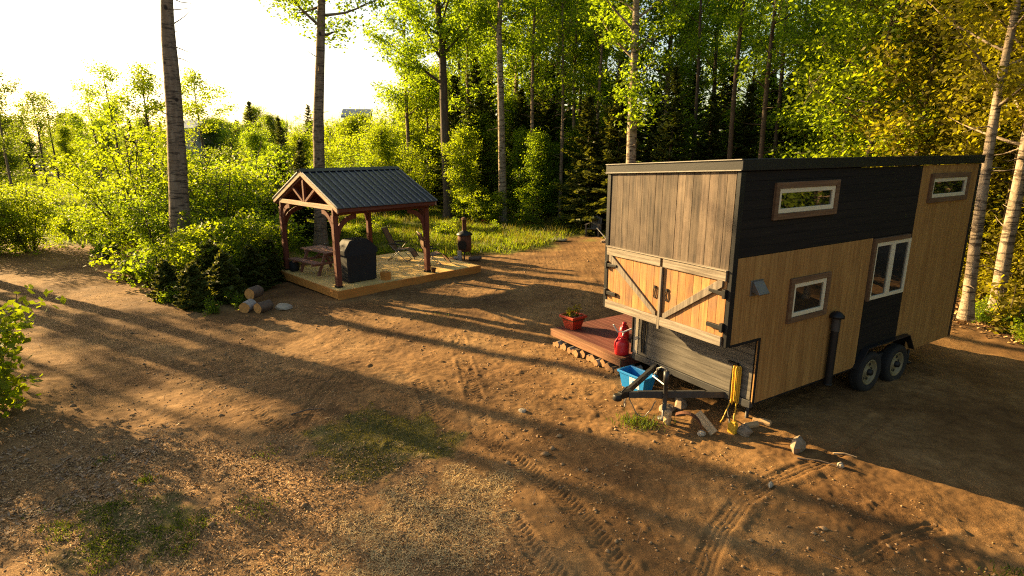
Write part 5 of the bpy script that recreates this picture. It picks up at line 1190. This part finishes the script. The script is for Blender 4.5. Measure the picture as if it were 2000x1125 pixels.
# scraps lying on the ground: litter, straw, chips, pebbles
def flakes(n, sampler, l, w, rs, lift=.012, tilt=.35):
    x, y = sampler(n); n = len(x); z = ground_z(x, y) + lift * rs.rand(n) + .004; a = rs.rand(n) * 6.28; L = l * rs.uniform(.35, 1.4, n); Wd = w * rs.uniform(.5, 1.3, n)
    d = np.stack([np.cos(a), np.sin(a), rs.normal(size=n) * tilt], 1) * (L / 2)[:, None]; s = np.stack([-np.sin(a), np.cos(a), rs.normal(size=n) * tilt], 1) * (Wd / 2)[:, None]; C = np.stack([x, y, z], 1)
    V = np.stack([C - d - s * .8, C + d * .9 - s, C + d + s * .7, C - d * .9 + s], 1).reshape(-1, 3); return V, np.arange(4 * n).reshape(n, 4)
LP_ = gxy((-150, 850), (200, 838), (420, 850), (560, 890), (640, 880), (800, 905), (900, 960), (1000, 1040), (1010, 1160), (-150, 1160))
V, Q = flakes(26000, poly_sampler(LP_, rs, .6, 31, clump(1.4, -.35, 95)), .028, .012, rs, .015, .5)
tag(link("leaf_litter", mesh_np("leaf_litter", V, Q, M['litter'])), "brown bark and leaf litter over the foreground dirt", "litter", None, 'stuff')
CH = gxy((-150, 870), (120, 850), (300, 850), (260, 960), (160, 1030), (-150, 1090))
V, Q = flakes(1300, poly_sampler(CH, rs, .5, 71, clump(1.6, -.2, 101)), .055, .026, rs, .02, .25)
tag(link("wood_chips", mesh_np("wood_chips", V, Q, M['chips'])), "pale wood chips strewn at the lower left edge", "wood chips", None, 'stuff')
V, Q = flakes(9500, poly_sampler(gxy((380, 900), (620, 850), (900, 900), (1000, 1000), (1000, 1160), (500, 1160)), rs, .6, 73, clump(1.1, -.05, 97)), .055, .0045, rs, .02, .3)
tag(link("dry_straw", mesh_np("dry_straw", V, Q, M['straw'])), "dry straw and dead grass over the foreground litter", "straw", None, 'stuff')
ALL = gxy((-100, 560), (280, 560), (560, 600), (950, 520), (1180, 470), (1200, 640), (1300, 830), (1560, 920), (2100, 1060), (2100, 1150), (-100, 1150))
V, Q = flakes(5200, poly_sampler(ALL, rs, .3, 103, clump(.7, -.15, 105)), .035, .016, rs, .008, .3)
tag(link("dead_leaves", mesh_np("dead_leaves", V, Q, M['litter'])), "dead leaf bits scattered thinly over the whole clearing", "litter", None, 'stuff')
V, Q = flakes(520, poly_sampler(ALL, rs, .3, 107, clump(.9, -.1, 109)), .20, .009, rs, .012, .12)
tag(link("twigs", mesh_np("twigs", V, Q, M['log_bark'])), "small fallen twigs scattered over the clearing", "twigs", None, 'stuff')
def pebbles(n, sampler, r, rs):
    x, y = sampler(n); n = len(x); z = ground_z(x, y); R_ = r * np.exp(rs.normal(size=n) * .5)
    base = np.array([(1, 0, 0), (-1, 0, 0), (0, 1, 0), (0, -1, 0), (0, 0, 1), (0, 0, -1)], float); F = np.array([(0, 2, 4), (2, 1, 4), (1, 3, 4), (3, 0, 4), (2, 0, 5), (1, 2, 5), (3, 1, 5), (0, 3, 5)])
    a = rs.rand(n) * 6.28; S = np.stack([rs.uniform(.7, 1.4, n), rs.uniform(.6, 1.2, n), rs.uniform(.4, .8, n)], 1)
    P = base[None] * S[:, None] * R_[:, None, None] * (1 + .15 * rs.normal(size=(n, 6, 1))); c, s = np.cos(a)[:, None], np.sin(a)[:, None]
    V = np.stack([P[..., 0] * c - P[..., 1] * s + x[:, None], P[..., 0] * s + P[..., 1] * c + y[:, None], P[..., 2] + (z + R_ * .2)[:, None]], -1).reshape(-1, 3)
    return V, (F[None] + (np.arange(n) * 6)[:, None, None]).reshape(-1, 3)
DIRT = gxy((-100, 640), (380, 640), (560, 600), (950, 530), (1180, 470), (1200, 640), (1300, 830), (1560, 920), (2100, 1060), (2100, 1150), (-100, 1150))
V, Q = pebbles(7000, poly_sampler(DIRT, rs, .3, 81, clump(.8, -.18, 83)), .0105, rs)
tag(link("pebbles", mesh_np("pebbles", V, Q, M['clod'])), "small pebbles and clods over the dirt clearing", "pebbles", None, 'stuff')
V, Q = pebbles(160, poly_sampler(gxy((1020, 830), (1200, 800), (1560, 930), (2050, 1040), (2050, 1110), (1200, 1110)), rs, .3, 85, clump(1.5, -.1, 99)), .016, rs)
tag(link("rubble", mesh_np("rubble", V, Q, M['clod'])), "loose stones and clods along the lit dirt by the hitch", "rubble", None, 'stuff')
V, Q = flakes(9000, poly_sampler([(11.2, 13.6), (9.6, 14.6), (8.5, 17), (14, 22), (22, 18), (16, 11), (13, 10.5)], rs, .6, 91), .09, .05, rs, .03, .5)
tag(link("leaf_litter", mesh_np("leaf_litter", V, Q, M['litter'])), "fallen brown leaves on the forest floor right of the house", "litter", None, 'stuff')
# ------------------------------------------------------------------ labels that tell the members of a group apart
ORD = "first second third fourth fifth sixth seventh eighth ninth tenth eleventh twelfth thirteenth fourteenth fifteenth sixteenth seventeenth eighteenth nineteenth".split()
def ordinal(i):
    if i < 19: return ORD[i]
    tens = ("twentieth", "thirtieth", "fortieth", "fiftieth"); stems = ("twenty", "thirty", "forty", "fifty"); t, u = divmod(i + 1, 10)
    return tens[t - 2] if u == 0 else stems[t - 2] + " " + ORD[u - 1]
SHORT = {"slim pale aspens among the spruces": "slim pale trunked aspen among the spruces", "weeds in the meadow": "leafy weed in the bright meadow behind the pavilion", "aspens in the forest behind the tiny house": "slender dark trunked tree behind the tiny house roof", G2: "tall leafy aspen above the spruces beyond the meadow", G3: None, G4: "dark green spruce at the forest edge beyond the meadow",
         G5: "dark spruce close behind the tiny house roof", G6: "bright yellow green young tree behind the pavilion", G7: "green leafy sapling among the dark spruces", "far tree line beyond the meadow": None, "weeds among the right birches": "low leafy weed among the right birches", "firewood logs under the porch": "firewood log under the red porch deck"}
byg = {}
for o in list(COL.objects):
    if o.parent is None and o.get("group") in SHORT: byg.setdefault((o["group"], o["label"]), []).append(o)
for (g, lab), os_ in byg.items():
    vis_ = [(proj(np.array([o.location.x, o.location.y, 4.0]))[0], o) for o in os_]; vis_ = sorted([(float(p), o) for p, o in vis_ if -40 < p < 2060], key=lambda t: t[0])
    base = SHORT[g] or {"golden leaved young tree in the woods behind the right half of the tiny house": "golden leaved tree behind the tiny house roof", "green leaved young tree where the golden trees begin behind the roof": "green tree where the golden trees begin", "bushy tree in the far tree line beyond the meadow": "bushy tree in the far tree line", "dark pointed spruce in the far tree line beyond the meadow": "pointed spruce in the far tree line"}.get(lab, lab)
    for k, (p, o) in enumerate(vis_):
        n = len(vis_)
        if n < 2: continue
        if g.startswith("firewood"): o["label"] = base + (", at the planter end" if k == 0 else ", at the blue bin end" if k == n - 1 else ", " + ordinal(k) + " from the planter end")
        else: o["label"] = base + (", leftmost of its group" if k == 0 else ", rightmost of its group" if k == n - 1 else ", " + ordinal(k) + " from the left")
